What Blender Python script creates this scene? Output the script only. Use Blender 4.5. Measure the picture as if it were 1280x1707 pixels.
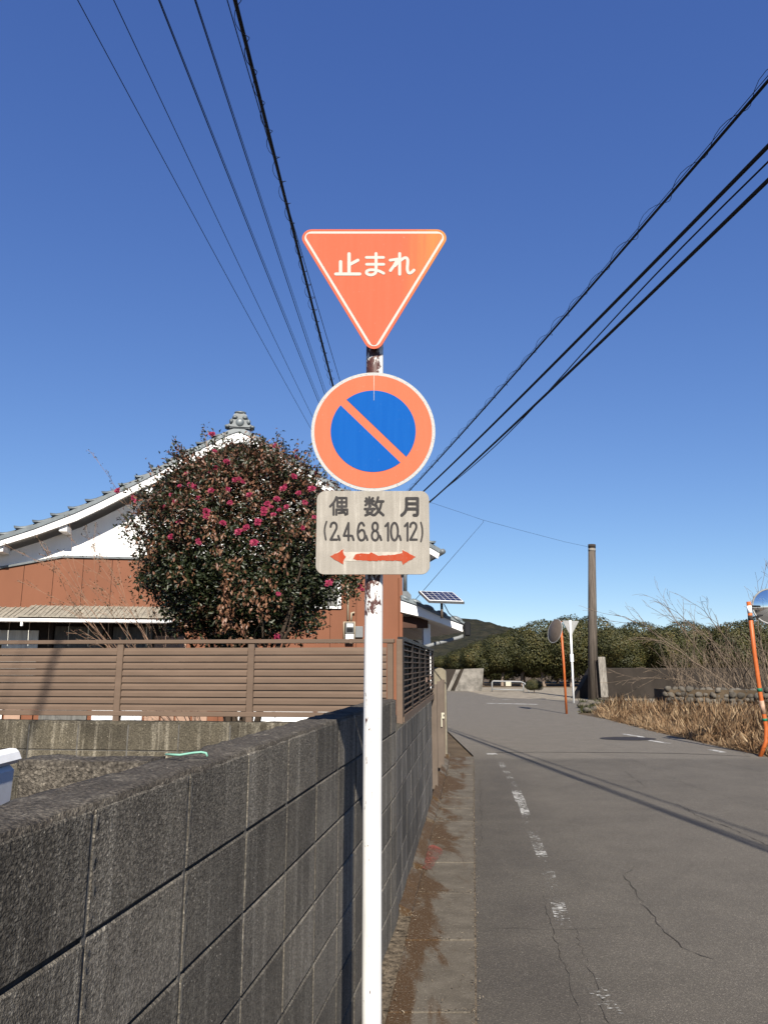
import bpy, bmesh, math, random
import numpy as np
from mathutils import Vector, Matrix, Euler, noise as mnoise

for o in list(bpy.data.objects):
    bpy.data.objects.remove(o)
random.seed(7)
RNG = np.random.default_rng(7)
SC = bpy.context.scene
COL = SC.collection
R = math.radians

# ------------------------------------------------------------------ camera, sky, sun, exposure
FPX = 1250.0                 # focal length in photograph pixels (1280 x 1707)
PITCH = R(11.56)
EYE = 1.6
cam = bpy.data.cameras.new('camera')
cam.sensor_fit = 'VERTICAL'; cam.sensor_height = 36.0; cam.lens = 36.0 * FPX / 1707.0
cam.clip_start = 0.05; cam.clip_end = 6000
camo = bpy.data.objects.new('camera', cam); COL.objects.link(camo)
camo.location = (0, 0, EYE); camo.rotation_euler = (math.pi / 2 + PITCH, 0, 0)
SC.camera = camo

SUN_EL, SUN_AZ = R(37.0), R(7.3)          # sun behind the camera, a little to its right
TO_SUN = Vector((math.sin(SUN_AZ) * math.cos(SUN_EL), -math.cos(SUN_AZ) * math.cos(SUN_EL), math.sin(SUN_EL)))
world = bpy.data.worlds.new('World'); SC.world = world; world.use_nodes = True
wn = world.node_tree.nodes; wl = world.node_tree.links
sky = wn.new('ShaderNodeTexSky'); sky.sky_type = 'NISHITA'; sky.sun_disc = False
sky.sun_elevation = SUN_EL; sky.sun_rotation = math.atan2(TO_SUN.x, TO_SUN.y)
sky.altitude = 1500; sky.air_density = 0.95; sky.dust_density = 0.0; sky.ozone_density = 8.0
_sep = wn.new('ShaderNodeSeparateColor'); _com = wn.new('ShaderNodeCombineColor'); wl.new(sky.outputs[0], _sep.inputs[0])
for _i, (_g, _k) in enumerate(((0.95, 1.02), (0.86, 0.88), (0.58, 0.87))):      # the camera's tone curve for the blue of the sky
    _a = wn.new('ShaderNodeMath'); _a.operation = 'MULTIPLY'; _a.inputs[1].default_value = 0.1376; wl.new(_sep.outputs[_i], _a.inputs[0])
    _b = wn.new('ShaderNodeMath'); _b.operation = 'POWER'; _b.inputs[1].default_value = _g; wl.new(_a.outputs[0], _b.inputs[0])
    _c = wn.new('ShaderNodeMath'); _c.operation = 'MULTIPLY'; _c.inputs[1].default_value = _k / 0.1376; wl.new(_b.outputs[0], _c.inputs[0])
    wl.new(_c.outputs[0], _com.inputs[_i])
wl.new(_com.outputs[0], wn['Background'].inputs[0]); wn['Background'].inputs[1].default_value = 0.062
sun = bpy.data.lights.new('sun', 'SUN'); sun.energy = 4.6; sun.angle = R(0.53); sun.color = (1.0, 0.935, 0.83)
suno = bpy.data.objects.new('sun', sun); COL.objects.link(suno)
suno.rotation_euler = (-TO_SUN).to_track_quat('-Z', 'Y').to_euler(); suno.location = (6, -20, 30)
SC.view_settings.view_transform = 'Standard'; SC.view_settings.look = 'None'
SC.view_settings.exposure = 1.15; SC.view_settings.gamma = 1.0

# ------------------------------------------------------------------ pixel -> direction -> place
CP, SP = math.cos(PITCH), math.sin(PITCH)
def ray(px, py):
    u = (px - 640.0) / FPX; v = (853.5 - py) / FPX
    fy = CP - v * SP; fz = v * CP + SP
    return u / fy, fz / fy
def at(px, py, D):
    rx, rz = ray(px, py); return Vector((D * rx, D, EYE + D * rz))
def gnd(px, py, z=0.0):
    rx, rz = ray(px, py); D = (z - EYE) / rz
    return Vector((D * rx, D, z))

# ------------------------------------------------------------------ materials
def nodes_of(name):
    m = bpy.data.materials.new(name); m.use_nodes = True
    nt = m.node_tree; return m, nt.nodes, nt.links, nt.nodes['Principled BSDF']
class NB:
    """tiny node helper"""
    def __init__(s, name):
        s.m, s.n, s.l, s.b = nodes_of(name); s.geo = None
    def pos(s):
        if not s.geo: s.geo = s.n.new('ShaderNodeNewGeometry')
        return s.geo.outputs['Position']
    def obj(s):
        return s.n.new('ShaderNodeTexCoord').outputs['Object']
    def rnd(s):
        return s.n.new('ShaderNodeObjectInfo').outputs['Random']
    def mapv(s, vec, scale=(1, 1, 1), off=None):
        mp = s.n.new('ShaderNodeMapping'); s.l.new(vec, mp.inputs[0]); mp.inputs['Scale'].default_value = scale
        if off is not None: s.l.new(off, mp.inputs['Location'])
        return mp.outputs[0]
    def noise(s, vec, scale, detail=4, rough=0.6, dist=0):
        t = s.n.new('ShaderNodeTexNoise'); s.l.new(vec, t.inputs['Vector'])
        t.inputs['Scale'].default_value = scale; t.inputs['Detail'].default_value = detail
        t.inputs['Roughness'].default_value = rough; t.inputs['Distortion'].default_value = dist
        return t.outputs['Fac']
    def voro(s, vec, scale, feature='F1', out='Distance'):
        t = s.n.new('ShaderNodeTexVoronoi'); t.feature = feature; s.l.new(vec, t.inputs['Vector'])
        t.inputs['Scale'].default_value = scale; return t.outputs[out]
    def ramp(s, fac, stops):
        t = s.n.new('ShaderNodeValToRGB'); s.l.new(fac, t.inputs[0]); e = t.color_ramp.elements
        while len(e) < len(stops): e.new(0.5)
        for i, (p, c) in enumerate(stops):
            e[i].position = p; c = c if isinstance(c, (tuple, list)) else (c, c, c); e[i].color = (*c, 1)
        return t.outputs[0]
    def mix(s, fac, a, b, mode='MIX'):
        t = s.n.new('ShaderNodeMix'); t.data_type = 'RGBA'; t.blend_type = mode
        for sock, v in ((t.inputs['Factor'], fac), (t.inputs['A'], a), (t.inputs['B'], b)):
            if hasattr(v, 'links') or isinstance(v, bpy.types.NodeSocket): s.l.new(v, sock)
            elif isinstance(v, (tuple, list)): sock.default_value = (*v, 1)
            else: sock.default_value = v if sock.type == 'VALUE' else (v, v, v, 1)
        return t.outputs['Result']
    def math(s, op, a, b=0.0, c=None):
        t = s.n.new('ShaderNodeMath'); t.operation = op
        for i, v in enumerate((a, b) if c is None else (a, b, c)):
            if isinstance(v, bpy.types.NodeSocket): s.l.new(v, t.inputs[i])
            else: t.inputs[i].default_value = v
        return t.outputs[0]
    def sep(s, vec):
        t = s.n.new('ShaderNodeSeparateXYZ'); s.l.new(vec, t.inputs[0]); return t.outputs
    def attr(s, name):
        t = s.n.new('ShaderNodeAttribute'); t.attribute_name = name; return t.outputs['Fac']
    def maprange(s, v, a, b, c=0.0, d=1.0):
        t = s.n.new('ShaderNodeMapRange'); s.l.new(v, t.inputs[0])
        for i, x in enumerate((a, b, c, d)): t.inputs[i + 1].default_value = x
        return t.outputs[0]
    def bump(s, h, strength, dist, prev=None):
        t = s.n.new('ShaderNodeBump'); s.l.new(h, t.inputs['Height']); t.inputs['Strength'].default_value = strength
        t.inputs['Distance'].default_value = dist
        if prev is not None: s.l.new(prev, t.inputs['Normal'])
        return t.outputs[0]
    def done(s, col=None, rough=0.8, spec=0.3, metal=0.0, normal=None, **kw):
        b = s.b
        if col is not None:
            if isinstance(col, bpy.types.NodeSocket): s.l.new(col, b.inputs['Base Color'])
            else: b.inputs['Base Color'].default_value = (*col, 1)
        if isinstance(rough, bpy.types.NodeSocket): s.l.new(rough, b.inputs['Roughness'])
        else: b.inputs['Roughness'].default_value = rough
        b.inputs['Specular IOR Level'].default_value = spec; b.inputs['Metallic'].default_value = metal
        if normal is not None: s.l.new(normal, b.inputs['Normal'])
        for k, v in kw.items(): b.inputs[k].default_value = v
        return s.m

KEEP = {'plaster', 'white_board', 'white_plastic', 'white_paint', 'shutter_white', 'crack', 'black', 'cable', 'slat_gap_shade', 'dark_wood', 'gravel', 'bark', 'twig'}
def simple(name, col, rough=0.7, var=0.25, scale=6.0, bump=0.0, bscale=60.0, bdist=0.004, rand=0.0, spec=0.12, metal=0.0, stretch=(1, 1, 1)):
    s = NB(name); p = s.mapv(s.pos(), stretch)
    n = s.noise(p, scale, 5, 0.65)
    if name not in KEEP: col = tuple(c * 0.52 for c in col)
    lo = tuple(c * (1 - var) for c in col); hi = tuple(min(1, c * (1 + var)) for c in col)
    c = s.ramp(n, [(0.3, lo), (0.7, hi)])
    if rand:
        c = s.mix(1.0, c, s.ramp(s.rnd(), [(0, 1 - rand), (1, 1 + rand)]), 'MULTIPLY')
    nm = None
    if bump: nm = s.bump(s.noise(s.pos(), bscale, 4, 0.7), bump, bdist)
    return s.done(c, rough, spec, metal, nm)

def block_material(name, base, warm, grain_scale, grain, light, rand=0.22):
    s = NB(name); P = s.pos(); rn = s.rnd()
    top = s.maprange(s.sep(P)[2], 1.02, 1.30, 0.45, 1.0)                 # the upper course is the most weathered
    wv = s.n.new('ShaderNodeVectorMath'); wv.operation = 'ADD'; nz = s.n.new('ShaderNodeTexNoise'); nz.inputs['Scale'].default_value = grain_scale * 0.5; s.l.new(P, nz.inputs['Vector'])
    sc_ = s.n.new('ShaderNodeVectorMath'); sc_.operation = 'SCALE'; sc_.inputs['Scale'].default_value = 0.004; s.l.new(nz.outputs['Color'], sc_.inputs[0]); s.l.new(P, wv.inputs[0]); s.l.new(sc_.outputs[0], wv.inputs[1])
    grains = s.voro(wv.outputs[0], grain_scale)
    fine = s.noise(P, grain_scale * 0.8, 4, 0.65)
    big = s.noise(P, 3.1, 5, 0.65)
    streak = s.noise(s.mapv(P, (9, 9, 0.55)), 1.7, 5, 0.65)
    col = s.ramp(big, [(0.25, tuple(c * 0.62 for c in base)), (0.5, base), (0.8, warm)])
    col = s.mix(s.ramp(streak, [(0.52, 0.0), (0.74, 1.0)]), col, light)
    col = s.mix(s.ramp(streak, [(0.24, 0.9), (0.42, 0.0)]), col, tuple(c * 0.58 for c in base))
    col = s.mix(1.0, col, s.ramp(rn, [(0, 1 - rand), (1, 1 + rand)]), 'MULTIPLY')
    col = s.mix(1.0, col, s.ramp(fine, [(0.32, 0.45), (0.68, 1.6)]), 'MULTIPLY')
    spk = s.voro(P, grain_scale * 0.55)
    col = s.mix(s.math('MULTIPLY', s.ramp(spk, [(0.10, 1.0), (0.2, 0.0)]), s.ramp(s.noise(P, 14, 3), [(0.5, 0.0), (0.62, 0.7)])), col, tuple(min(1, c * 2.6) for c in light))
    g2 = s.voro(P, grain_scale * 2.3)
    col = s.mix(s.math('MULTIPLY', top, grain), col, s.mix(1.0, col, s.ramp(grains, [(0.12, 1.25), (0.40, 1.0), (0.62, 0.6)]), 'MULTIPLY'))
    h = s.math('ADD', s.math('ADD', s.math('MULTIPLY', grains, -0.45), s.math('MULTIPLY', g2, -0.45)), s.math('MULTIPLY', s.noise(P, grain_scale * 1.25, 3, 0.6), 1.5))
    nm = s.bump(s.math('MULTIPLY', h, top), grain, 0.0045)
    nm = s.bump(s.noise(P, 34, 4), 0.10, 0.005, nm)
    return s.done(col, 0.92, 0.2, 0, nm)

MAT = {}
MAT['block_dark'] = block_material('block_dark', (0.098, 0.087, 0.071), (0.138, 0.123, 0.098), 150, 0.95, (0.19, 0.172, 0.142), 0.32)
MAT['block_mid'] = block_material('block_mid', (0.088, 0.079, 0.066), (0.118, 0.106, 0.086), 170, 0.4, (0.19, 0.178, 0.16), 0.32)
MAT['block_old'] = block_material('block_old', (0.065, 0.056, 0.040), (0.105, 0.090, 0.062), 120, 0.7, (0.22, 0.195, 0.15))
MAT['capping'] = block_material('capping', (0.070, 0.060, 0.048), (0.098, 0.085, 0.067), 125, 0.9, (0.15, 0.132, 0.105))
MAT['mortar'] = simple('mortar', (0.07, 0.066, 0.06), 0.95, 0.4, 30, 0.6, 180)
MAT['mortar_light'] = simple('mortar_light', (0.17, 0.16, 0.145), 0.95, 0.4, 30, 0.6, 180)

def asphalt():
    s = NB('asphalt'); P = s.pos(); xyz = s.sep(P)
    far = s.maprange(xyz[1], 13.55, 13.9)                       # older, paler surfacing beyond a transverse joint
    big = s.noise(P, 0.45, 5, 0.6); mid = s.noise(P, 2.3, 5, 0.65)
    near_c = s.ramp(mid, [(0.25, (0.066, 0.058, 0.0465)), (0.75, (0.093, 0.082, 0.066))])
    far_c = s.ramp(mid, [(0.25, (0.100, 0.088, 0.071)), (0.75, (0.132, 0.116, 0.093))])
    c = s.mix(far, near_c, far_c)
    c = s.mix(s.ramp(big, [(0.42, 0.0), (0.75, 0.55)]), c, (0.116, 0.102, 0.082))
    # tyre-polished edge strip close to the gutter is darker
    sx = s.math('SUBTRACT', xyz[0], s.math('MULTIPLY', xyz[1], 0.1158))
    edge = s.math('MULTIPLY', s.math('MULTIPLY', s.maprange(sx, 0.9, 0.35), s.maprange(xyz[1], 16.0, 11.0)), s.ramp(s.noise(P, 1.3, 4), [(0.3, 0.3), (0.6, 0.85)]))
    c = s.mix(edge, c, (0.052, 0.0455, 0.0375))
    spk = s.voro(P, 210, 'F1', 'Color'); spk2 = s.noise(P, 260, 2, 0.8)
    sp = s.n.new('ShaderNodeSeparateColor'); s.l.new(spk, sp.inputs[0])
    c = s.mix(1.0, c, s.ramp(sp.outputs[0], [(0.0, 0.68), (0.85, 1.08), (1.0, 1.9)]), 'MULTIPLY')
    c = s.mix(1.0, c, s.ramp(spk2, [(0.3, 0.75), (0.7, 1.25)]), 'MULTIPLY')
    grit = s.math('MULTIPLY', s.ramp(s.voro(P, 26), [(0.05, 1.0), (0.11, 0.0)]), s.ramp(s.noise(P, 3.3, 3), [(0.55, 0.0), (0.65, 0.8)]))
    c = s.mix(grit, c, (0.22, 0.20, 0.17))
    nm = s.bump(s.voro(P, 150), 0.55, 0.003); nm = s.bump(s.noise(P, 5, 4), 0.25, 0.02, nm)
    return s.done(c, 0.9, 0.25, 0, nm)
MAT['asphalt'] = asphalt()

def gutter_mat():
    s = NB('gutter_concrete'); P = s.pos(); xyz = s.sep(P)
    sx = s.math('SUBTRACT', xyz[0], s.math('MULTIPLY', xyz[1], 0.1158))
    c = s.ramp(s.noise(P, 4, 5, 0.7), [(0.25, (0.052, 0.044, 0.033)), (0.5, (0.082, 0.070, 0.054)), (0.8, (0.122, 0.106, 0.084))])
    stain = s.noise(s.mapv(P, (2.6, 0.9, 1)), 1.3, 6, 0.65, 0.6)
    lat = s.maprange(sx, -0.12, -0.36)
    st = s.math('MULTIPLY', s.ramp(s.math('ADD', stain, s.math('MULTIPLY', lat, 0.13)), [(0.53, 0.0), (0.62, 1.0)]), s.maprange(sx, -0.05, -0.18))
    c = s.mix(st, c, (0.048, 0.027, 0.012))
    c = s.mix(s.ramp(s.noise(P, 95, 3, 0.7), [(0.56, 0.0), (0.68, 0.75)]), c, (0.17, 0.15, 0.12))
    c = s.mix(1.0, c, s.ramp(s.noise(P, 240, 3, 0.8), [(0.3, 0.65), (0.7, 1.4)]), 'MULTIPLY')
    nm = s.bump(s.noise(P, 170, 4, 0.7), 0.6, 0.003)
    return s.done(c, 0.92, 0.2, 0, nm)
MAT['gutter'] = gutter_mat()
MAT['joint_dust'] = simple('joint_dust', (0.17, 0.135, 0.095), 0.95, 0.85, 22, 0.6, 120)
MAT['soil'] = simple('soil', (0.15, 0.11, 0.07), 0.95, 0.4, 1.2, 0.8, 25, 0.02)
MAT['litter'] = simple('litter', (0.42, 0.33, 0.21), 0.9, 0.5, 30)
MAT['gravel'] = simple('gravel', (0.22, 0.19, 0.145), 0.95, 0.35, 2.2, 1.0, 14, 0.05)
MAT['crack'] = simple('crack', (0.046, 0.041, 0.035), 0.95)
MAT['patch'] = simple('patch', (0.055, 0.050, 0.052), 0.85, 0.3, 8, 0.5, 150)

def worn_paint(name, thr, col=(0.42, 0.41, 0.38), scale=9.0):
    s = NB(name); P = s.pos()
    n = s.math('ADD', s.math('MULTIPLY', s.noise(s.mapv(P, (1, 2.2, 1)), scale, 6, 0.7), 0.75), s.math('MULTIPLY', s.noise(P, 1.6, 2), 0.5))
    m = s.ramp(n, [(thr, 0.0), (thr + 0.04, 1.0)])
    mat = s.done(s.mix(s.noise(P, 90, 3), col, tuple(c * 0.7 for c in col)), 0.85, 0.1)
    tr = s.n.new('ShaderNodeBsdfTransparent'); mx = s.n.new('ShaderNodeMixShader'); s.l.new(m, mx.inputs[0]); s.l.new(tr.outputs[0], mx.inputs[1]); s.l.new(s.b.outputs[0], mx.inputs[2])
    s.l.new(mx.outputs[0], s.n['Material Output'].inputs[0]); return mat
MAT['paint_worn'] = worn_paint('paint_worn', 0.685, scale=24)
MAT['paint_less_worn'] = worn_paint('paint_less_worn', 0.64, scale=20)
MAT['paint_line'] = worn_paint('paint_line', 0.58, scale=7)
MAT['red_paint'] = worn_paint('red_paint', 0.60, (0.20, 0.065, 0.05), 55)

def peeling(name, white, under, zones):
    s = NB(name); P = s.pos(); z = s.sep(P)[2]
    n = s.noise(s.mapv(P, (1.0, 1.0, 0.42)), 55, 6, 0.75, 0.4)
    lim = None
    for (z0, z1, soft, gain) in zones:
        a = s.math('MULTIPLY', s.maprange(z, z0 - soft, z0), s.maprange(z, z1 + soft, z1))
        a = s.math('MULTIPLY', a, gain); lim = a if lim is None else s.math('MAXIMUM', lim, a)
    side = s.maprange(s.sep(P)[0], -0.012, -0.042)
    f = s.math('ADD', n, s.math('ADD', lim, s.math('MULTIPLY', s.math('MULTIPLY', side, lim), 0.9)))
    m = s.ramp(f, [(0.735, 0.0), (0.765, 1.0)])
    uc = s.ramp(s.noise(P, 120, 4), [(0.35, tuple(c * 0.6 for c in under)), (0.65, under)])
    wcol = s.mix(s.ramp(s.noise(s.mapv(P, (6, 6, 0.5)), 9, 4), [(0.42, 0.0), (0.7, 0.7)]), white, tuple(c * 0.72 for c in white))
    nm = s.bump(m, 0.25, -0.0008)
    return s.done(s.mix(m, wcol, uc), 0.5, 0.35, 0, nm)
MAT['pole_paint'] = peeling('pole_paint', (0.62, 0.61, 0.585), (0.075, 0.028, 0.022),
    [(2.44, 2.75, 0.02, 0.175), (1.78, 1.90, 0.03, 0.155), (1.42, 1.50, 0.06, 0.09), (0.1, 1.4, 0.2, 0.062)])

def sign_face(name, col, fade, dirt=(0.28, 0.25, 0.21), amt=0.35, rough=0.45, fade_side=False):
    s = NB(name); P = s.pos(); xyz = s.sep(P)
    n = s.noise(s.mapv(P, (18, 1, 1.2)), 2.0, 5, 0.6)
    c = s.mix(s.ramp(n, [(0.45, 0.0), (0.8, amt)]), col, fade)
    if fade_side:
        f = s.math('MULTIPLY', s.maprange(xyz[0], 0.06, 0.24), s.ramp(n, [(0.3, 0.35), (0.6, 1.0)]))
        c = s.mix(f, c, (0.36, 0.17, 0.05))
    c = s.mix(s.ramp(s.noise(P, 130, 3, 0.7), [(0.66, 0.0), (0.74, 0.35)]), c, dirt)
    return s.done(c, 0.8, 0.03)
MAT['sign_red'] = sign_face('sign_red', (0.41, 0.094, 0.052), (0.42, 0.125, 0.075), fade_side=True)
MAT['ring_red'] = sign_face('ring_red', (0.42, 0.112, 0.060), (0.43, 0.14, 0.082))
MAT['sign_blue'] = sign_face('sign_blue', (0.006, 0.068, 0.27), (0.011, 0.090, 0.31), (0.08, 0.15, 0.3), 0.5)
MAT['sign_white'] = sign_face('sign_white', (0.40, 0.375, 0.34), (0.34, 0.31, 0.27))
def rim_white():
    s = NB('sign_rim'); P = s.pos()
    m = s.ramp(s.noise(P, 260, 4, 0.7), [(0.58, 0.0), (0.64, 0.8)])
    return s.done(s.mix(m, (0.34, 0.335, 0.32), (0.09, 0.095, 0.11)), 0.7, 0.2)
MAT['sign_rim'] = rim_white()
def plate_mat():
    s = NB('plate_face'); P = s.pos()
    st = s.noise(s.mapv(P, (30, 1, 1.6)), 1.6, 5, 0.7)
    c = s.ramp(st, [(0.3, (0.235, 0.215, 0.182)), (0.55, (0.285, 0.262, 0.226)), (0.72, (0.40, 0.372, 0.325))])
    c = s.mix(s.ramp(s.noise(P, 16, 4), [(0.4, 0.4), (0.7, 0.0)]), c, (0.20, 0.183, 0.158))
    c = s.mix(s.ramp(s.noise(P, 380, 3, 0.8), [(0.5, 0.0), (0.66, 0.5)]), c, (0.12, 0.11, 0.10))
    return s.done(c, 0.9, 0.04)
MAT['plate_face'] = plate_mat()
MAT['ink'] = simple('ink', (0.055, 0.050, 0.050), 0.6, 0.35, 40)
MAT['arrow_red'] = sign_face('arrow_red', (0.28, 0.045, 0.020), (0.25, 0.11, 0.07), (0.32, 0.3, 0.27), 0.5)
MAT['arrow_pale'] = simple('arrow_pale', (0.66, 0.60, 0.51), 0.6, 0.2, 60)
MAT['galv'] = simple('galv', (0.36, 0.37, 0.38), 0.5, 0.25, 20, metal=0.6)
MAT['sign_back'] = simple('sign_back', (0.42, 0.42, 0.41), 0.6, 0.2, 12)

MAT['fence_brown'] = simple('fence_brown', (0.215, 0.150, 0.108), 0.42, 0.12, 3, rand=0.06, spec=0.15, stretch=(1, 1, 6))
MAT['fence_dark'] = simple('fence_dark', (0.030, 0.024, 0.022), 0.35, 0.2, 4, spec=0.45)
MAT['slat_gap_shade'] = simple('slat_gap_shade', (0.010, 0.010, 0.011), 0.4, 0.3, 4)
MAT['pillar'] = simple('pillar', (0.33, 0.29, 0.215), 0.9, 0.22, 5, 0.5, 90)
MAT['gate_metal'] = simple('gate_metal', (0.19, 0.15, 0.12), 0.5, 0.15, 4)
MAT['lock'] = simple('lock', (0.70, 0.66, 0.52), 0.5, 0.1, 5)
MAT['siding'] = simple('siding', (0.300, 0.122, 0.067), 0.55, 0.10, 1.4, rand=0.04, stretch=(1, 1, 0.4))
MAT['siding_seam'] = simple('siding_seam', (0.10, 0.045, 0.028), 0.7)
MAT['plaster'] = simple('plaster', (0.80, 0.79, 0.77), 0.85, 0.06, 2.0, stretch=(3, 3, 0.6))
MAT['white_board'] = simple('white_board', (0.78, 0.77, 0.75), 0.7, 0.08, 3)
MAT['tile'] = simple('tile', (0.17, 0.20, 0.215), 0.45, 0.3, 9, rand=0.25, spec=0.5)
MAT['flashing'] = simple('flashing', (0.24, 0.26, 0.27), 0.5, 0.2, 8, metal=0.3)
MAT['canopy'] = simple('canopy', (0.40, 0.36, 0.29), 0.7, 0.35, 6, rand=0.12, stretch=(4, 1, 1))
MAT['shutter'] = simple('shutter', (0.21, 0.205, 0.19), 0.8, 0.4, 5, stretch=(4, 4, 0.4))
MAT['shutter_white'] = simple('shutter_white', (0.66, 0.65, 0.60), 0.7, 0.25, 3, stretch=(4, 4, 0.4))
MAT['dark_wood'] = simple('dark_wood', (0.035, 0.028, 0.024), 0.8, 0.3, 6)
MAT['brown_soffit'] = simple('brown_soffit', (0.11, 0.06, 0.045), 0.8, 0.2, 4)
MAT['pink_tile'] = simple('pink_tile', (0.55, 0.36, 0.26), 0.7, 0.15, 8)
MAT['white_plastic'] = simple('white_plastic', (0.70, 0.70, 0.69), 0.45, 0.08, 9, spec=0.4)
MAT['beige_pipe'] = simple('beige_pipe', (0.60, 0.50, 0.36), 0.5, 0.1, 5)
MAT['meter_grey'] = simple('meter_grey', (0.30, 0.31, 0.31), 0.5, 0.1, 5)
MAT['black'] = simple('black', (0.012, 0.012, 0.013), 0.5, 0.2, 5)
MAT['cable'] = simple('cable', (0.012, 0.012, 0.014), 0.6, 0.2, 5)
MAT['orange'] = simple('orange', (0.68, 0.16, 0.032), 0.5, 0.18, 7, spec=0.4)
MAT['orange_pale'] = simple('orange_pale', (0.62, 0.40, 0.28), 0.6, 0.3, 12)
MAT['green_tape'] = simple('green_tape', (0.03, 0.23, 0.13), 0.5, 0.2, 20)
MAT['green_wire'] = simple('green_wire', (0.30, 0.62, 0.48), 0.45, 0.1, 20)
MAT['white_paint'] = simple('white_paint', (0.78, 0.78, 0.77), 0.5, 0.1, 8)
MAT['pole_concrete'] = simple('pole_concrete', (0.155, 0.128, 0.105), 0.9, 0.55, 5, 0.4, 60, stretch=(5, 5, 0.18))
MAT['old_concrete'] = simple('old_concrete', (0.050, 0.041, 0.034), 0.92, 0.35, 1.1, 0.6, 30, 0.01, stretch=(1, 1, 0.5))
MAT['pale_concrete'] = simple('pale_concrete', (0.30, 0.275, 0.24), 0.92, 0.45, 2.2, 0.5, 30, 0.01)
MAT['post_concrete'] = simple('post_concrete', (0.34, 0.31, 0.27), 0.92, 0.5, 7, 0.5, 60, stretch=(3, 3, 0.5))
MAT['stone'] = simple('stone', (0.165, 0.145, 0.118), 0.92, 0.4, 7, 0.8, 40, 0.02, rand=0.35)
MAT['moss'] = simple('moss', (0.06, 0.07, 0.03), 0.95, 0.4, 20, 0.8, 60, 0.02)
MAT['bark'] = simple('bark', (0.17, 0.13, 0.10), 0.9, 0.35, 14, 0.6, 50, 0.01, stretch=(3, 3, 0.6))
MAT['bark_dark'] = simple('bark_dark', (0.085, 0.062, 0.045), 0.9, 0.35, 14, 0.6, 50, 0.01, stretch=(3, 3, 0.6))
MAT['bark_pale'] = simple('bark_pale', (0.23, 0.175, 0.128), 0.9, 0.3, 10)
MAT['twig'] = simple('twig', (0.20, 0.125, 0.085), 0.85, 0.3, 10)
def mirror_mat():
    s = NB('mirror'); return s.done((0.78, 0.80, 0.82), 0.04, 0.5, 1.0)
MAT['mirror'] = mirror_mat()
def cell_mat():
    s = NB('solar_cell'); return s.done((0.010, 0.014, 0.045), 0.25, 0.5)
MAT['solar_cell'] = cell_mat()

def leaf_mat(name, stops, rough=0.42, spec=0.4, trans=0.25):
    s = NB(name); c = s.ramp(s.attr('rnd'), stops)
    m = s.done(c, rough, spec)
    out = s.n['Material Output']; tr = s.n.new('ShaderNodeBsdfTranslucent'); s.l.new(c, tr.inputs[0])
    mx = s.n.new('ShaderNodeMixShader'); mx.inputs[0].default_value = trans
    s.l.new(s.b.outputs[0], mx.inputs[1]); s.l.new(tr.outputs[0], mx.inputs[2]); s.l.new(mx.outputs[0], out.inputs[0])
    return m
MAT['camellia_leaf'] = leaf_mat('camellia_leaf', [(0.0, (0.010, 0.017, 0.006)), (0.30, (0.030, 0.037, 0.013)), (0.48, (0.050, 0.036, 0.019)),
                                                 (0.70, (0.092, 0.040, 0.024)), (0.85, (0.16, 0.072, 0.040)), (1.0, (0.21, 0.115, 0.065))])
MAT['far_leaf'] = leaf_mat('far_leaf', [(0.0, (0.022, 0.026, 0.009)), (0.5, (0.052, 0.052, 0.016)), (0.85, (0.110, 0.088, 0.028)), (1.0, (0.16, 0.105, 0.038))], 0.55, 0.3)
MAT['petal'] = leaf_mat('petal', [(0.0, (0.22, 0.014, 0.048)), (0.6, (0.36, 0.045, 0.105)), (1.0, (0.46, 0.14, 0.17))], 0.6, 0.2, 0.35)
MAT['straw'] = leaf_mat('straw', [(0.0, (0.085, 0.044, 0.022)), (0.5, (0.29, 0.185, 0.103)), (1.0, (0.48, 0.36, 0.225))], 0.8, 0.1, 0.3)
MAT['litter_leaf'] = leaf_mat('litter_leaf', [(0.0, (0.06, 0.042, 0.028)), (0.6, (0.15, 0.12, 0.085)), (1.0, (0.32, 0.27, 0.20))], 0.8, 0.1, 0.1)
def hill_mat():
    s = NB('hill_forest'); P = s.pos()
    c = s.ramp(s.noise(P, 0.09, 6, 0.75), [(0.3, (0.020, 0.021, 0.013)), (0.5, (0.036, 0.034, 0.022)), (0.7, (0.058, 0.048, 0.033))])
    c = s.mix(s.ramp(s.voro(P, 0.16), [(0.0, 0.0), (0.9, 0.75)]), c, (0.012, 0.014, 0.012))
    return s.done(c, 0.95, 0.05, 0, s.bump(s.noise(P, 0.2, 5, 0.7), 1.0, 4.0))
MAT['hill'] = hill_mat()

# ------------------------------------------------------------------ objects
WM = {}
def tag(o, label=None, cat=None, group=None, kind=None):
    if label: o['label'] = label
    if cat: o['category'] = cat
    if group: o['group'] = group
    if kind: o['kind'] = kind
    return o
def link(o, parent=None, M=None):
    COL.objects.link(o); M = Matrix.Identity(4) if M is None else M
    o.matrix_basis = M; WM[o.name] = M
    if parent is not None:
        o.parent = parent; o.matrix_parent_inverse = WM[parent.name].inverted()
    return o
def thing(name, label, cat, loc=(0, 0, 0), group=None):
    o = bpy.data.objects.new(name, None); o.empty_display_size = 0.2
    link(o, None, Matrix.Translation(Vector(loc))); return tag(o, label, cat, group)
def place(name, mesh, parent=None, M=None):
    return link(bpy.data.objects.new(name, mesh), parent, M)
def basis(x, y, z, o):
    return Matrix(((x[0], y[0], z[0], o[0]), (x[1], y[1], z[1], o[1]), (x[2], y[2], z[2], o[2]), (0, 0, 0, 1)))

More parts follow.
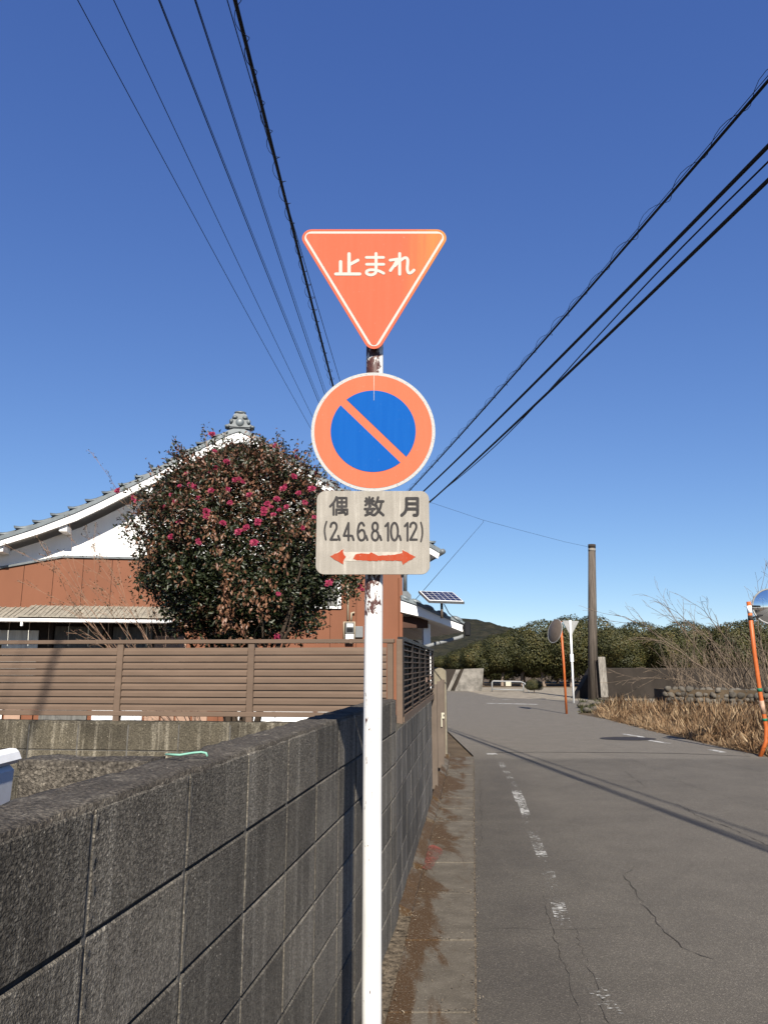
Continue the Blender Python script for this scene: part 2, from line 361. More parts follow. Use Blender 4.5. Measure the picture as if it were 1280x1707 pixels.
class MB:
    def __init__(s): s.v = []; s.f = []
    def add(s, vs, fs):
        n = len(s.v); s.v += [tuple(v) for v in vs]; s.f += [tuple(i + n for i in f) for f in fs]; return s
    def box(s, c, d, M=None):
        x, y, z = (k / 2 for k in d); c = Vector(c)
        vs = [Vector((i * x, j * y, k * z)) + c for k in (-1, 1) for j in (-1, 1) for i in (-1, 1)]
        if M is not None: vs = [M @ v for v in vs]
        return s.add(vs, [(0, 2, 3, 1), (4, 5, 7, 6), (0, 1, 5, 4), (2, 6, 7, 3), (0, 4, 6, 2), (1, 3, 7, 5)])
    def prism(s, poly, f0, f1):
        """poly: list of 2-D points; f0, f1 map a point to 3-D"""
        n = len(poly); a = [f0(*p) for p in poly]; b = [f1(*p) for p in poly]
        return s.add(a + b, [tuple(range(n)), tuple(range(2 * n - 1, n - 1, -1))] + [((i + 1) % n, i, n + i, n + (i + 1) % n) for i in range(n)])
    def tube(s, pts, rad, n=8, caps=True):
        pts = [Vector(p) for p in pts]; m = len(pts)
        rr = rad if isinstance(rad, (list, tuple)) else [rad] * m
        t0 = (pts[1] - pts[0]).normalized(); ref = Vector((0, 0, 1)) if abs(t0.z) < 0.9 else Vector((1, 0, 0))
        u = t0.cross(ref).normalized(); vs = []
        for i, p in enumerate(pts):
            t = (pts[min(i + 1, m - 1)] - pts[max(i - 1, 0)])
            t = t.normalized() if t.length > 1e-9 else t0
            u = (u - t * u.dot(t)).normalized(); w = t.cross(u)
            vs += [p + (u * math.cos(k * 2 * math.pi / n) + w * math.sin(k * 2 * math.pi / n)) * rr[i] for k in range(n)]
        fs = [(i * n + k, i * n + (k + 1) % n, (i + 1) * n + (k + 1) % n, (i + 1) * n + k) for i in range(m - 1) for k in range(n)]
        if caps: fs += [tuple(range(n - 1, -1, -1)), tuple((m - 1) * n + k for k in range(n))]
        return s.add(vs, fs)
    def mesh(s, name, mat, smooth=False):
        me = bpy.data.meshes.new(name); me.from_pydata([tuple(v) for v in s.v], [], s.f); me.validate()
        if smooth: me.shade_smooth()
        me.materials.append(MAT[mat]); return me
    def build(s, name, mat, parent=None, smooth=False, bevel=0.0):
        """vertices are in world coordinates: the object's origin goes to the middle of its base"""
        a = np.array([tuple(v) for v in s.v]); c = Vector(((a[:, 0].min() + a[:, 0].max()) / 2, (a[:, 1].min() + a[:, 1].max()) / 2, a[:, 2].min()))
        s.v = [Vector(v) - c for v in s.v]; me = s.mesh(name, mat, smooth)
        if bevel: bevel_mesh(me, bevel)
        return place(name, me, parent, Matrix.Translation(c))
def bevel_mesh(me, w, seg=1):
    bm = bmesh.new(); bm.from_mesh(me)
    bmesh.ops.bevel(bm, geom=list(bm.edges), offset=w, segments=seg, affect='EDGES', clamp_overlap=True)
    bm.to_mesh(me); bm.free()
def box_mesh(name, d, mat, bev=0.0, jitter=0.0, seed=0):
    b = MB().box((0, 0, d[2] / 2), d); me = b.mesh(name, mat)
    if bev: bevel_mesh(me, bev)
    if jitter:
        rr = random.Random(seed)
        for v in me.vertices: v.co += Vector([rr.uniform(-jitter, jitter) for _ in range(3)])
    return me

def np_mesh(name, verts, faces_n, faces_idx, mat, rnd=None, smooth=False):
    """verts (V,3); uniform polygons of faces_n corners, faces_idx flat"""
    me = bpy.data.meshes.new(name); V = len(verts); Fn = len(faces_idx) // faces_n
    me.vertices.add(V); me.vertices.foreach_set('co', np.ascontiguousarray(verts, dtype=np.float32).ravel())
    me.loops.add(Fn * faces_n); me.loops.foreach_set('vertex_index', np.asarray(faces_idx, dtype=np.int32))
    me.polygons.add(Fn); me.polygons.foreach_set('loop_start', np.arange(0, Fn * faces_n, faces_n, dtype=np.int32))
    me.update(calc_edges=True)
    if rnd is not None:
        a = me.attributes.new('rnd', 'FLOAT', 'FACE'); a.data.foreach_set('value', np.asarray(rnd, dtype=np.float32))
    if smooth: me.shade_smooth()
    me.materials.append(MAT[mat]); return me
def unit(a): return a / np.maximum(np.linalg.norm(a, axis=1, keepdims=True), 1e-9)
def leaves(name, cen, ax, nor, L, Wd, rnd, mat, fold=0.25):
    """folded four-cornered leaves, two triangles each"""
    ax = unit(ax); side = unit(np.cross(ax, nor)); nor = np.cross(side, ax)
    L = L[:, None]; Wd = Wd[:, None]
    b = cen; t = cen + ax * L - nor * L * 0.12
    mid = cen + ax * L * 0.48
    l = mid + side * Wd * 0.5 + nor * Wd * fold; r = mid - side * Wd * 0.5 + nor * Wd * fold
    n = len(cen); v = np.stack([b, l, t, r], 1).reshape(-1, 3); k = np.arange(n) * 4
    f = np.stack([k, k + 2, k + 1, k, k + 3, k + 2], 1).ravel()
    return np_mesh(name, v, 3, f, mat, np.repeat(rnd, 2))
def rdir(n):
    return unit(RNG.normal(size=(n, 3)))

# ================================================================== SETTING
def sheet(name, pts, z, mat, parent=None, kind='structure', res=None):
    o = MB().add([(p[0], p[1], z) for p in pts], [tuple(range(len(pts)))]).build(name, mat, parent)
    if parent is None: tag(o, kind=kind)
    return o
RT = 0.1158                                   # the road's direction: x per metre of y
def sx(s, y): return s + RT * y
ground = sheet('ground', [(-2500, -600), (2500, -600), (2500, 3500), (-2500, 3500)], -0.03, 'soil')
rd = [(sx(-0.03, -30), -30)]
rd += [(sx(-0.03, y), y) for y in (0, 5, 10, 14.2)]
rd += [tuple(gnd(px, py)[:2]) for px, py in ((742, 1215), (738, 1180), (735, 1158), (745, 1147), (775, 1151), (800, 1157), (830, 1162.5), (870, 1164.5), (915, 1166), (965, 1168), (1010, 1170))]
rd += [tuple(gnd(px, py)[:2]) for px, py in ((985, 1180), (962, 1190), (1010, 1199), (1060, 1212), (1120, 1227), (1190, 1243), (1262, 1258))] + [(6.75, 11), (7.2, 8), (9.5, 4), (14, -2), (16, -30)]
road = sheet('road', rd, 0.0, 'asphalt')
gl = [tuple(gnd(px, py)[:2]) for px, py in ((700, 1150), (745, 1149.5), (775, 1153), (800, 1159), (830, 1164.5), (870, 1166.5), (915, 1168), (965, 1170), (1010, 1172))] + [(24, 38), (26, 56), (2, 58.5), (-2, 60)]
gravel = sheet('gravel_lot', gl, -0.010, 'gravel')

# --- gutter of cast slabs along the wall
gutter = tag(link(bpy.data.objects.new('gutter', None), None, Matrix.Translation((0.2, 5, 0))), kind='structure')
cuts = [-2.0, -1.05, -0.1, 0.9, 1.85, 2.93, 3.9, 4.84, 5.77, 6.62, 7.46, 8.29, 9.0, 9.67, 10.65, 11.7, 12.7, 13.9]
for y0, y1 in zip(cuts, cuts[1:]):
    zt = 0.014 + random.uniform(-0.003, 0.003); g = 0.007
    q = [(sx(-0.435, y0 + g), y0 + g), (sx(-0.028, y0 + g), y0 + g), (sx(-0.028, y1 - g), y1 - g), (sx(-0.435, y1 - g), y1 - g)]
    MB().prism(q, lambda x, y: (x, y, -0.08), lambda x, y: (x, y, zt)).build('slab', 'gutter', gutter, bevel=0.004)
jb = MB(); jb.prism([(sx(-0.56, -2), -2), (sx(-0.018, -2), -2), (sx(-0.018, 13.9), 13.9), (sx(-0.50, 13.9), 13.9)], lambda x, y: (x, y, -0.1), lambda x, y: (x, y, 0.0045))
jb.build('bedding', 'joint_dust', gutter)
# low mortar fillet at the foot of the wall, broken in places
for y0, y1, h in ((5.3, 6.3, 0.05), (6.45, 8.1, 0.045), (8.2, 9.3, 0.05), (9.4, 11.2, 0.07), (11.3, 13.4, 0.07)):
    m = MB(); n = 8; vs = []
    for i in range(n + 1):
        y = y0 + (y1 - y0) * i / n; k = random.uniform(0.8, 1.25)
        vs += [(sx(-0.515, y), y, -0.02), (sx(-0.415 + random.uniform(-0.012, 0.012), y), y, -0.02), (sx(-0.435, y), y, 0.014 + h * 0.35 * k), (sx(-0.515, y), y, 0.014 + h * k)]
    fs = [(4 * i + a, 4 * i + (a + 1) % 4, 4 * i + 4 + (a + 1) % 4, 4 * i + 4 + a) for i in range(n) for a in range(4)] + [(3, 2, 1, 0), (4 * n, 4 * n + 1, 4 * n + 2, 4 * n + 3)]
    m.add(vs, fs).build('fillet', 'gutter', gutter)

# --- markings, cracks and patches of the road
def strip(name, pts, w, z, mat, parent=road, jit=0.0):
    vs = []; n = len(pts)
    for i, p in enumerate(pts):
        a = Vector(pts[max(i - 1, 0)]); b = Vector(pts[min(i + 1, n - 1)]); t = (b - a).to_2d().normalized(); s_ = Vector((-t.y, t.x))
        ww = w * (1 + random.uniform(-jit, jit)); c = Vector(p).to_2d()
        vs += [(*(c + s_ * ww / 2), z), (*(c - s_ * ww / 2), z)]
    return MB().add(vs, [(2 * i, 2 * i + 1, 2 * i + 3, 2 * i + 2) for i in range(n - 1)]).build(name, mat, parent)
strip('edge_line', [gnd(*p) for p in ((1090, 1790), (1000, 1660), (945, 1560), (912, 1450), (886, 1385), (868, 1335), (846, 1290), (832, 1268))], 0.095, 0.004, 'paint_worn')
strip('edge_line', [gnd(*p) for p in ((868, 1338), (858, 1314))], 0.12, 0.006, 'paint_less_worn')
strip('road_line', [gnd(*p) for p in ((811, 1257), (828, 1257))], 0.20, 0.004, 'paint_line')
strip('road_line', [gnd(*p) for p in ((812, 1172.5), (850, 1173.2), (896, 1174.3))], 0.42, 0.004, 'paint_line')
strip('road_line', [gnd(*p) for p in ((1036, 1223.5), (1066, 1228), (1085, 1235), (1115, 1239.5))], 0.13, 0.004, 'paint_line')
strip('road_line', [gnd(*p) for p in ((1185, 1250), (1205, 1254.5))], 0.14, 0.004, 'paint_line')
strip('road_line', [gnd(*p) for p in ((820, 1167), (852, 1166))], 0.4, 0.004, 'paint_less_worn')
pc = gnd(1046, 1231.5)
MB().add([(pc.x + 0.62 * math.cos(a), pc.y + 0.42 * math.sin(a), 0.005) for a in np.linspace(0, 2 * math.pi, 28, endpoint=False)], [tuple(range(28))]).build('manhole_cover', 'patch', road)
def crack(px, w=0.008):
    pts = []; base = [gnd(*p) for p in px]
    for a, b in zip(base, base[1:]):
        n = max(2, int((b - a).length / 0.06))
        pts += [a.lerp(b, i / n) + Vector((random.uniform(-0.016, 0.016), random.uniform(-0.016, 0.016), 0)) for i in range(n)]
    pts.append(base[-1]); strip('crack', pts, w * 0.48, 0.0035, 'crack', jit=0.9)
crack(((1040, 1458), (1055, 1480), (1072, 1508), (1090, 1530), (1112, 1560), (1138, 1580), (1190, 1600)), 0.010)
crack(((1040, 1458), (1068, 1440)), 0.006)
crack(((905, 1490), (920, 1545), (945, 1625), (966, 1707)), 0.006); crack(((955, 1545), (985, 1625), (1015, 1707)), 0.006)
crack(((812, 1548), (870, 1548), (960, 1550), (1060, 1543)), 0.006)
crack(((1128, 1340), (1165, 1362), (1210, 1378), (1280, 1410)), 0.014); crack(((1040, 1285), (1075, 1312)), 0.012)
crack(((1180, 1268), (1240, 1280), (1280, 1290)), 0.012); crack(((800, 1300), (803, 1380), (800, 1410)), 0.008)
crack(((1050, 1265), (1150, 1310), (1280, 1350)), 0.007)
strip('joint_line', [gnd(*p) for p in ((826, 1254.5), (900, 1254), (1000, 1254.5), (1130, 1256), (1250, 1261))], 0.05, 0.003, 'crack', jit=0.5)
rp = MB(); c = gnd(700, 1432)
rp.add([(sx(-0.40 + 0.09 * math.cos(a) * (1 + 0.3 * math.sin(3 * a)), c.y + 0.42 * math.sin(a)), c.y + 0.42 * math.sin(a), 0.021) for a in np.linspace(0, 6.283, 24, endpoint=False)], [tuple(range(24))])
rp.build('paint_mark', 'red_paint', gutter)
# dry leaves and grass bits caught along the wall's foot
n = 4200; yy = RNG.uniform(2.0, 13.0, n) ** 1.0; sl = -0.45 + RNG.normal(0, 0.045, n) + (RNG.random(n) < 0.16) * RNG.uniform(0, 0.42, n)
pick = RNG.random(n) < 0.22; sl = np.where(pick, -0.022 + RNG.normal(0, 0.012, n), sl)
pick = RNG.random(n) < 0.12; cj = np.array(cuts)[RNG.integers(4, len(cuts), n)]; yy = np.where(pick, cj + RNG.normal(0, 0.008, n), yy); sl = np.where(pick, RNG.uniform(-0.43, -0.03, n), sl)
sl = np.maximum(sl, -0.50)
cen = np.stack([sl + RT * yy, yy, 0.018 + 0.012 * RNG.random(n)], 1); ax = rdir(n); ax[:, 2] *= 0.25; nr = np.tile([0, 0, 1.0], (n, 1)) + 0.4 * rdir(n)
lit = place('leaf_litter', leaves('leaf_litter', cen, ax, nr, RNG.uniform(0.004, 0.022, n), RNG.uniform(0.002, 0.006, n), RNG.random(n), 'litter_leaf'))
tag(lit, 'dry grass and leaf bits along the foot of the block wall', 'litter', kind='stuff')

# --- the wooded hill
def hill():
    nx, ny = 260, 70; v = []; f = []
    for j in range(ny):
        for i in range(nx):
            x = -420 + 1500 * i / (nx - 1); y = 520 + 420 * j / (ny - 1)
            ridge = 62 * math.exp(-((x + 30) / 120) ** 2) + 22 * math.exp(-((x - 105) / 60) ** 2) + 13 + 6 * math.sin(x * 0.006 + 1)
            prof = math.sin(min(1, j / (ny * 0.62)) * math.pi / 2) ** 0.9
            h = ridge * prof * 0.74
            h += 3.2 * prof * (mnoise.noise(Vector((x * 0.06, y * 0.06, 0))) + 0.8 * mnoise.noise(Vector((x * 0.17, y * 0.17, 5)))) + prof * 1.6 * mnoise.noise(Vector((x * 0.4, y * 0.4, 9)))
            v.append((x, y, h - 1.0))
    for j in range(ny - 1):
        for i in range(nx - 1):
            k = j * nx + i; f.append((k, k + 1, k + nx + 1, k + nx))
    m = MB(); m.v = v; m.f = f
    tag(m.build('hill', 'hill', None, True), kind='structure')
hill()

# ================================================================== BLOCK WALLS
def block_wall(root, org, d, nrm, cols, courses, ztop, thick, mat, hc=0.2, mort='mortar', cap=None, joint=0.0045, proud=0.0):
    """org: foot point on the face at column coordinate 0; d along, nrm outwards; cols: boundaries along d"""
    d = Vector(d).normalized(); nrm = Vector(nrm).normalized(); cache = {}
    for a, b in zip(cols, cols[1:]):
        w = round(b - a, 3)
        for k in range(courses):
            var = random.randrange(4); key = (w, var)
            if key not in cache:
                cache[key] = box_mesh('block', (w - 2 * joint, thick - 0.002, hc - 0.0075), mat, 0.0035, 0.0009, hash(key) % 1000)
            z = ztop - hc * (k + 1) + 0.003
            pos = Vector(org) + d * ((a + b) / 2) - nrm * (thick / 2) + nrm * (random.uniform(-0.0006, 0.0006) + proud)
            pos.z = z
            o = place('block', cache[key], root, basis(d, -nrm, Vector((0, 0, 1)), pos) @ Matrix.Rotation(random.uniform(-0.0012, 0.0012), 4, 'Z'))
    for a in cols[1:-1]:
        p = Vector(org) + d * a - nrm * (thick / 2)
        MB().box((0, 0, ztop - 0.006 - hc * courses / 2), (joint * 2 + 0.004, thick - 0.007, hc * courses - 0.004), basis(d, -nrm, Vector((0, 0, 1)), (p.x, p.y, 0))).build('joint', 'mortar_light', root)
    a, b = cols[0], cols[-1]
    c = Vector(org) + d * ((a + b) / 2) - nrm * (thick / 2); z0 = ztop - hc * courses
    MB().box((0, 0, (ztop - 0.006 + z0) / 2), (b - a - 0.012, thick - 0.016, ztop - 0.006 - z0), basis(d, -nrm, Vector((0, 0, 1)), (c.x, c.y, 0))).build('mortar', mort, root)

W1 = Vector((0.146, 1.0, 0)); W1L = W1.length; w1 = W1.normalized(); w1n = Vector((w1.y, -w1.x, 0))
foot1 = Vector((-0.669, 0, 0))
ZT1 = 1.372
wall1 = thing('block_wall', 'long dark grey concrete block wall in the foreground beside the sign pole', 'wall', (-0.35, 2.2, 0))
cols1 = [W1L * (1.313 + 0.396 * k) for k in range(-5, 10)] + [W1L * 5.14]
block_wall(wall1, foot1, w1, w1n, cols1, 7, ZT1, 0.15, 'block_dark')
# mortar smeared beside the joints of the foreground wall
MAT['smear'] = worn_paint('smear', 0.60, (0.15, 0.136, 0.112), 42)
def smear(a0, z0, a1, z1, w):
    n_ = max(6, int(math.hypot(a1 - a0, z1 - z0) / 0.03)); vs = []
    for i in range(n_ + 1):
        f = i / n_; a = a0 + (a1 - a0) * f; z = z0 + (z1 - z0) * f; k = w * random.uniform(0.4, 1.3); k2 = w * random.uniform(0.3, 1.0)
        for q in (-k2, k):
            p = Vector(foot1) + w1 * (a + (q if abs(z1 - z0) > abs(a1 - a0) else 0)) + w1n * 0.0021; vs.append((p.x, p.y, z - (q if abs(z1 - z0) <= abs(a1 - a0) else 0)))
    MB().add(vs, [(2 * i, 2 * i + 1, 2 * i + 3, 2 * i + 2) for i in range(n_)]).build('mortar_smear', 'smear', wall1)
for a in cols1[1:-1]:
    for k in range(7): smear(a + 0.004, ZT1 - 0.2 * k - 0.012, a + 0.004, ZT1 - 0.2 * (k + 1) + 0.012, 0.008)
# rough mortar capping on the top of the wall
def capping(root, org, d, nrm, a, b, ztop, thick, name='capping', mat='capping', h=0.012, inset=0.004):
    n = max(8, int((b - a) / 0.035)); m = 6; vs = []; fs = []
    for i in range(n + 1):
        for j in range(m + 1):
            t = j / m; p = Vector(org) + d * (a + (b - a) * i / n) - nrm * (inset + (thick - 2 * inset) * t)
            e = 0.004 if j in (0, m) else 0.0
            hh = h - e * random.uniform(0.5, 1.0) + random.uniform(-0.0022, 0.0022) + 0.003 * mnoise.noise(p * 9)
            if j in (0, m): p += nrm * (random.uniform(-0.003, 0.003))
            vs.append((p.x, p.y, ztop + hh))
    for i in range(n):
        for j in range(m):
            k = i * (m + 1) + j; fs.append((k, k + 1, k + m + 2, k + m + 1))
    nt = len(vs); ring = [i * (m + 1) for i in range(n + 1)] + [n * (m + 1) + j for j in range(1, m + 1)] + [i * (m + 1) + m for i in range(n - 1, -1, -1)] + list(range(m - 1, 0, -1))
    low = [(vs[r][0], vs[r][1], ztop - 0.010) for r in ring]; vs += low; q = len(ring)
    fs += [(ring[i], ring[(i + 1) % q], nt + (i + 1) % q, nt + i) for i in range(q)]
    return MB().add(vs, fs).build(name, mat, root, True)
capping(wall1, foot1, w1, w1n, cols1[0], cols1[-1], ZT1 - 0.004, 0.15)
# the buttress that props the wall on its yard side
bt = Vector(foot1) + w1 * (W1L * 1.80) - w1n * 0.152
bd = -w1n
block_wall(wall1, bt, bd, -w1, [0.0, 0.318], 7, ZT1, 0.12, 'capping')
capping(wall1, bt, bd, -w1, 0.0, 0.318, ZT1 - 0.004, 0.12)

W2 = Vector((RT, 1.0, 0)); W2L = W2.length; w2 = W2.normalized(); w2n = Vector((w2.y, -w2.x, 0))
foot2 = Vector((-0.516, 0, 0)); ZT2 = 1.176
wall2 = thing('block_wall', 'lower grey block wall carrying the dark slat fence along the road', 'wall', (0.3, 7.4, 0))
c2 = [W2L * 5.145 + 0.398 * k for k in range(0, 12)]
block_wall(wall2, foot2, w2, w2n, c2, 6, ZT2, 0.15, 'block_mid', mort='mortar_light', joint=0.003)
capping(wall2, foot2, w2, w2n, c2[0], c2[-1], ZT2 - 0.004, 0.15, mat='block_old')

# wall across the plot, under the brown louvre fence
fr = Vector((w2.y, -w2.x, 0))                   # to the right, square to the road
FC = at(655, 1130, 5.72); FC.z = 0              # fence corner
ZA = at(300, 1205, 5.92).z
wall3 = thing('block_wall', 'weathered streaked block wall under the brown louvre fence', 'wall', (FC.x - 2, FC.y + 0.2, 0))
c3 = [-0.02 - 0.398 * k for k in range(13, -1, -1)]
block_wall(wall3, FC - w2 * 0.06, fr, -w2, c3, 6, ZA, 0.15, 'block_old', mort='mortar_light', joint=0.004)
capping(wall3, FC - w2 * 0.06, fr, -w2, c3[0], c3[-1], ZA - 0.004, 0.15, mat='block_old', h=0.016)

# ================================================================== FENCES
fence = thing('louvre_fence', 'brown metal louvre fence panels facing the camera below the camellia', 'fence', (FC.x - 1.6, FC.y, ZA))
ZF1 = at(400, 1066.5, 5.9).z; ZF0 = at(400, 1194, 5.9).z
def fpt(a, b, z): return FC + fr * a + w2 * b + Vector((0, 0, z))       # b: away from the camera
pitch = (ZF1 - 0.03 - (ZF0 + 0.045)) / 9.5
prof = [(0.0, 0.0), (0.0, 0.52), (0.20, 0.72), (0.24, 0.99), (0.36, 0.99), (0.34, 0.66), (0.14, 0.46), (0.14, 0.0)]
posts = [-5.25]; 
for px in (-225, -10, 203, 425): posts.append(0)
posts = [-(655 - px) / FPX * 5.9 for px in (-240, -18, 203, 425)] + [-0.02]
for i, a in enumerate(posts):
    w = 0.05 if i < 4 else 0.045
    MB().box((0, 0, 0), (w, 0.045, ZF1 - 0.032 - ZA - 0.004), basis(fr, w2, Vector((0, 0, 1)), fpt(a, 0.0, (ZF1 - 0.032 + ZA + 0.004) / 2))).build('post', 'fence_brown', fence, bevel=0.003)
for a0, a1 in zip(posts, posts[1:]):
    L = a1 - a0 - 0.056; me = None
    for k in range(10):
        z = ZF0 + 0.040 + pitch * k; h = pitch * 1.0
        if z + h > ZF1 - 0.034: h = ZF1 - 0.036 - z
        pr = [(p[0] * 0.05, p[1] * pitch) for p in prof if p[1] * pitch <= h + 1e-6]
        if len(pr) < 4: continue
        m = MB().prism(pr, lambda b, zz: (-L / 2, b, zz), lambda b, zz: (L / 2, b, zz)).mesh('slat', 'fence_brown') if (me is None or len(pr) < len(prof)) else me
        if len(pr) == len(prof): me = m
        place('slat', m, fence, basis(fr, w2, Vector((0, 0, 1)), fpt((a0 + a1) / 2, -0.016, z)))
a0, a1 = posts[0], 0.012
def rail(z0, z1, d, off=0.0, aa=a0, ab=a1, name='rail'):
    MB().box((0, 0, 0), (ab - aa, d, z1 - z0), basis(fr, w2, Vector((0, 0, 1)), fpt((aa + ab) / 2, off, (z0 + z1) / 2))).build(name, 'fence_brown', fence, bevel=0.003)
rail(ZF1 - 0.030, ZF1, 0.062); rail(ZF0, ZF0 + 0.036, 0.05)
for px in (163, 588): 
    a = -(655 - px) / FPX * 5.9; rail(ZF1 - 0.034, ZF1 + 0.003, 0.068, 0, a - 0.012, a + 0.012, 'rail_joint')
MB().box((0, 0, 0), (0.045, 0.045, ZF1 - 0.003 - ZT2 + 0.02), basis(fr, w2, Vector((0, 0, 1)), fpt(0.05, 0.0, (ZF1 - 0.003 + ZT2 - 0.02) / 2))).build('corner_post', 'fence_brown', fence, bevel=0.003)

side = thing('slat_fence', 'dark open slat fence running along the road on the lower block wall', 'fence', (0.6, 8, ZT2))
LS = 4.5; y_off = 0.10
def spt(l, o, z): return FC + fr * (0.05 + o) + w2 * l + Vector((0, 0, z))
for k in range(12):
    z = ZF0 + 0.03 + k * (ZF1 - ZF0 - 0.06) / 11
    MB().box((0, 0, 0), (0.030, LS - 0.1, 0.008), basis(fr, w2, Vector((0, 0, 1)), spt(y_off + LS / 2, 0.0, z))).build('slat', 'fence_brown', side)
for k in range(6):
    l = y_off + LS * k / 5
    MB().box((0, 0, 0), (0.038, 0.03, ZF1 - ZF0 - 0.02), basis(fr, w2, Vector((0, 0, 1)), spt(l, 0.004, (ZF1 + ZF0) / 2))).build('upright', 'fence_dark', side)
    MB().box((0, 0, 0), (0.03, 0.03, ZF0 - ZT2 - 0.002), basis(fr, w2, Vector((0, 0, 1)), spt(l, 0.0, (ZF0 + ZT2 + 0.01) / 2))).build('foot', 'fence_dark', side)
MB().box((0, 0, 0), (0.05, LS, 0.03), basis(fr, w2, Vector((0, 0, 1)), spt(y_off + LS / 2, 0, ZF1 + 0.005))).build('top_rail', 'fence_dark', side)
MB().box((0, 0, 0), (0.05, LS, 0.06), basis(fr, w2, Vector((0, 0, 1)), spt(y_off + LS / 2, 0, ZF0 - 0.02))).build('bottom_rail', 'fence_brown', side)
MB().box((0, 0, 0), (0.006, LS - 0.1, ZF1 - ZF0 - 0.03), basis(fr, w2, Vector((0, 0, 1)), spt(y_off + LS / 2, -0.032, (ZF1 + ZF0) / 2))).build('gap_shade_sheet', 'slat_gap_shade', side)  # near-black sheet added for the shaded yard seen dark between the slats
for (l, z, h, nm) in ((3.0, 0.22, 0.05, 'sticker'), (3.75, 0.23, 0.05, 'sticker'), (3.75, 0.15, 0.03, 'sticker')):
    MB().box((0, 0, 0), (0.004, 0.28, h), basis(fr, w2, Vector((0, 0, 1)), spt(l, 0.022, ZF0 + z))).build(nm, 'pink_tile', side)

# ================================================================== GATE
pb = gnd(745.5, 1264); 
gp = thing('gate_pillar', 'beige rendered gate pillar at the end of the roadside wall', 'pillar', (pb.x - 0.15, pb.y + 0.12, 0))
zp = at(732, 1114, pb.y).z; pw = 0.30
M_ = basis(fr, w2, Vector((0, 0, 1)), (pb.x - pw / 2, pb.y + 0.02, 0))
m = MB().prism([(-pw / 2, 0), (pw / 2, 0), (pw / 2, zp - 0.05), (pw / 2 - 0.06, zp), (-pw / 2 + 0.1, zp + 0.015), (-pw / 2, zp)], lambda x, z: M_ @ Vector((x, 0, z)), lambda x, z: M_ @ Vector((x, 0.32, z)))
m.build('shaft', 'pillar', gp, bevel=0.008)
MB().box((0, 0.16, 0.02), (pw + 0.1, 0.42, 0.10), M_).build('plinth', 'gutter', gp)
gate = thing('folding_gate', 'brown metal folding gate drawn open beside the beige pillar', 'gate', (sx(-0.55, 11), 11, 0))
def gpt(y, s, z): return Vector((sx(s, y), y, z))
zg = 1.30
for i, (y, s, w, h) in enumerate(((9.66, -0.60, 0.10, zg - 0.01), (10.25, -0.53, 0.09, zg - 0.03), (11.2, -0.56, 0.06, zg), (12.3, -0.53, 0.10, zg + 0.02), (13.1, -0.58, 0.06, zg), (13.75, -0.55, 0.08, zg + 0.02))):
    MB().box((0, 0, h / 2 + 0.03), (w, 0.05, h), basis(fr, w2, Vector((0, 0, 1)), gpt(y, s, 0))).build('upright', 'gate_metal', gate, bevel=0.004)
for z in (0.12, 0.5, 0.9, zg - 0.05):
    MB().tube([gpt(9.66, -0.62, z), gpt(13.75, -0.58, z)], 0.014, 6).build('rail', 'gate_metal', gate)
for k in range(14):
    y = 9.85 + 0.28 * k
    MB().box((0, 0, zg / 2 + 0.04), (0.012, 0.20, zg - 0.14), basis(fr, w2, Vector((0, 0, 1)), gpt(y, -0.60, 0))).build('gate_panel', 'gate_metal', gate)
lk = at(738, 1193, 12.25)
MB().box(lk, (0.05, 0.015, 0.09)).build('lock', 'lock', gate, bevel=0.003); MB().box(lk - Vector((0.02, -0.002, 0.10)), (0.018, 0.012, 0.14)).build('lock_bar', 'lock', gate)
MB().box(lk + Vector((0.012, -0.010, 0.005)), (0.016, 0.006, 0.03)).build('keyhole', 'black', gate)

# ================================================================== SIGN
DS = 2.545                                       # plane of the sign faces
PX = at(620.5, 1300, 2.60).x; PR = 0.0312
sign = thing('traffic_sign', 'peeling white pole carrying a faded stop triangle, no parking disc and month plate', 'traffic sign', (PX, 2.60, 0))
ztip = at(622, 470, DS).z
m = MB(); m.tube([(PX + (0.0045 if z > 1.6 else 0.0), 2.60, z) for z in (-0.05, 0.6, 1.3, 2.0, 2.8, ztip)], PR, 28)
m.build('pole', 'pole_paint', sign, True)
def sp(px, py, lift=0.0):
    p = at(px, py, DS); return Vector((p.x, DS - lift, p.z))
def z2p(ox, oy, sc, zx, zy): return ox + zx / sc, oy + zy / sc
def flat(name, pts, lift, mat, parent, thick=0.0008):
    """a flat print or plate piece: pts in the plate plane (x, z)"""
    return MB().prism([(p[0], p[1]) for p in pts], lambda x, z: (x, DS - lift, z), lambda x, z: (x, DS - lift + thick, z)).build(name, mat, parent)
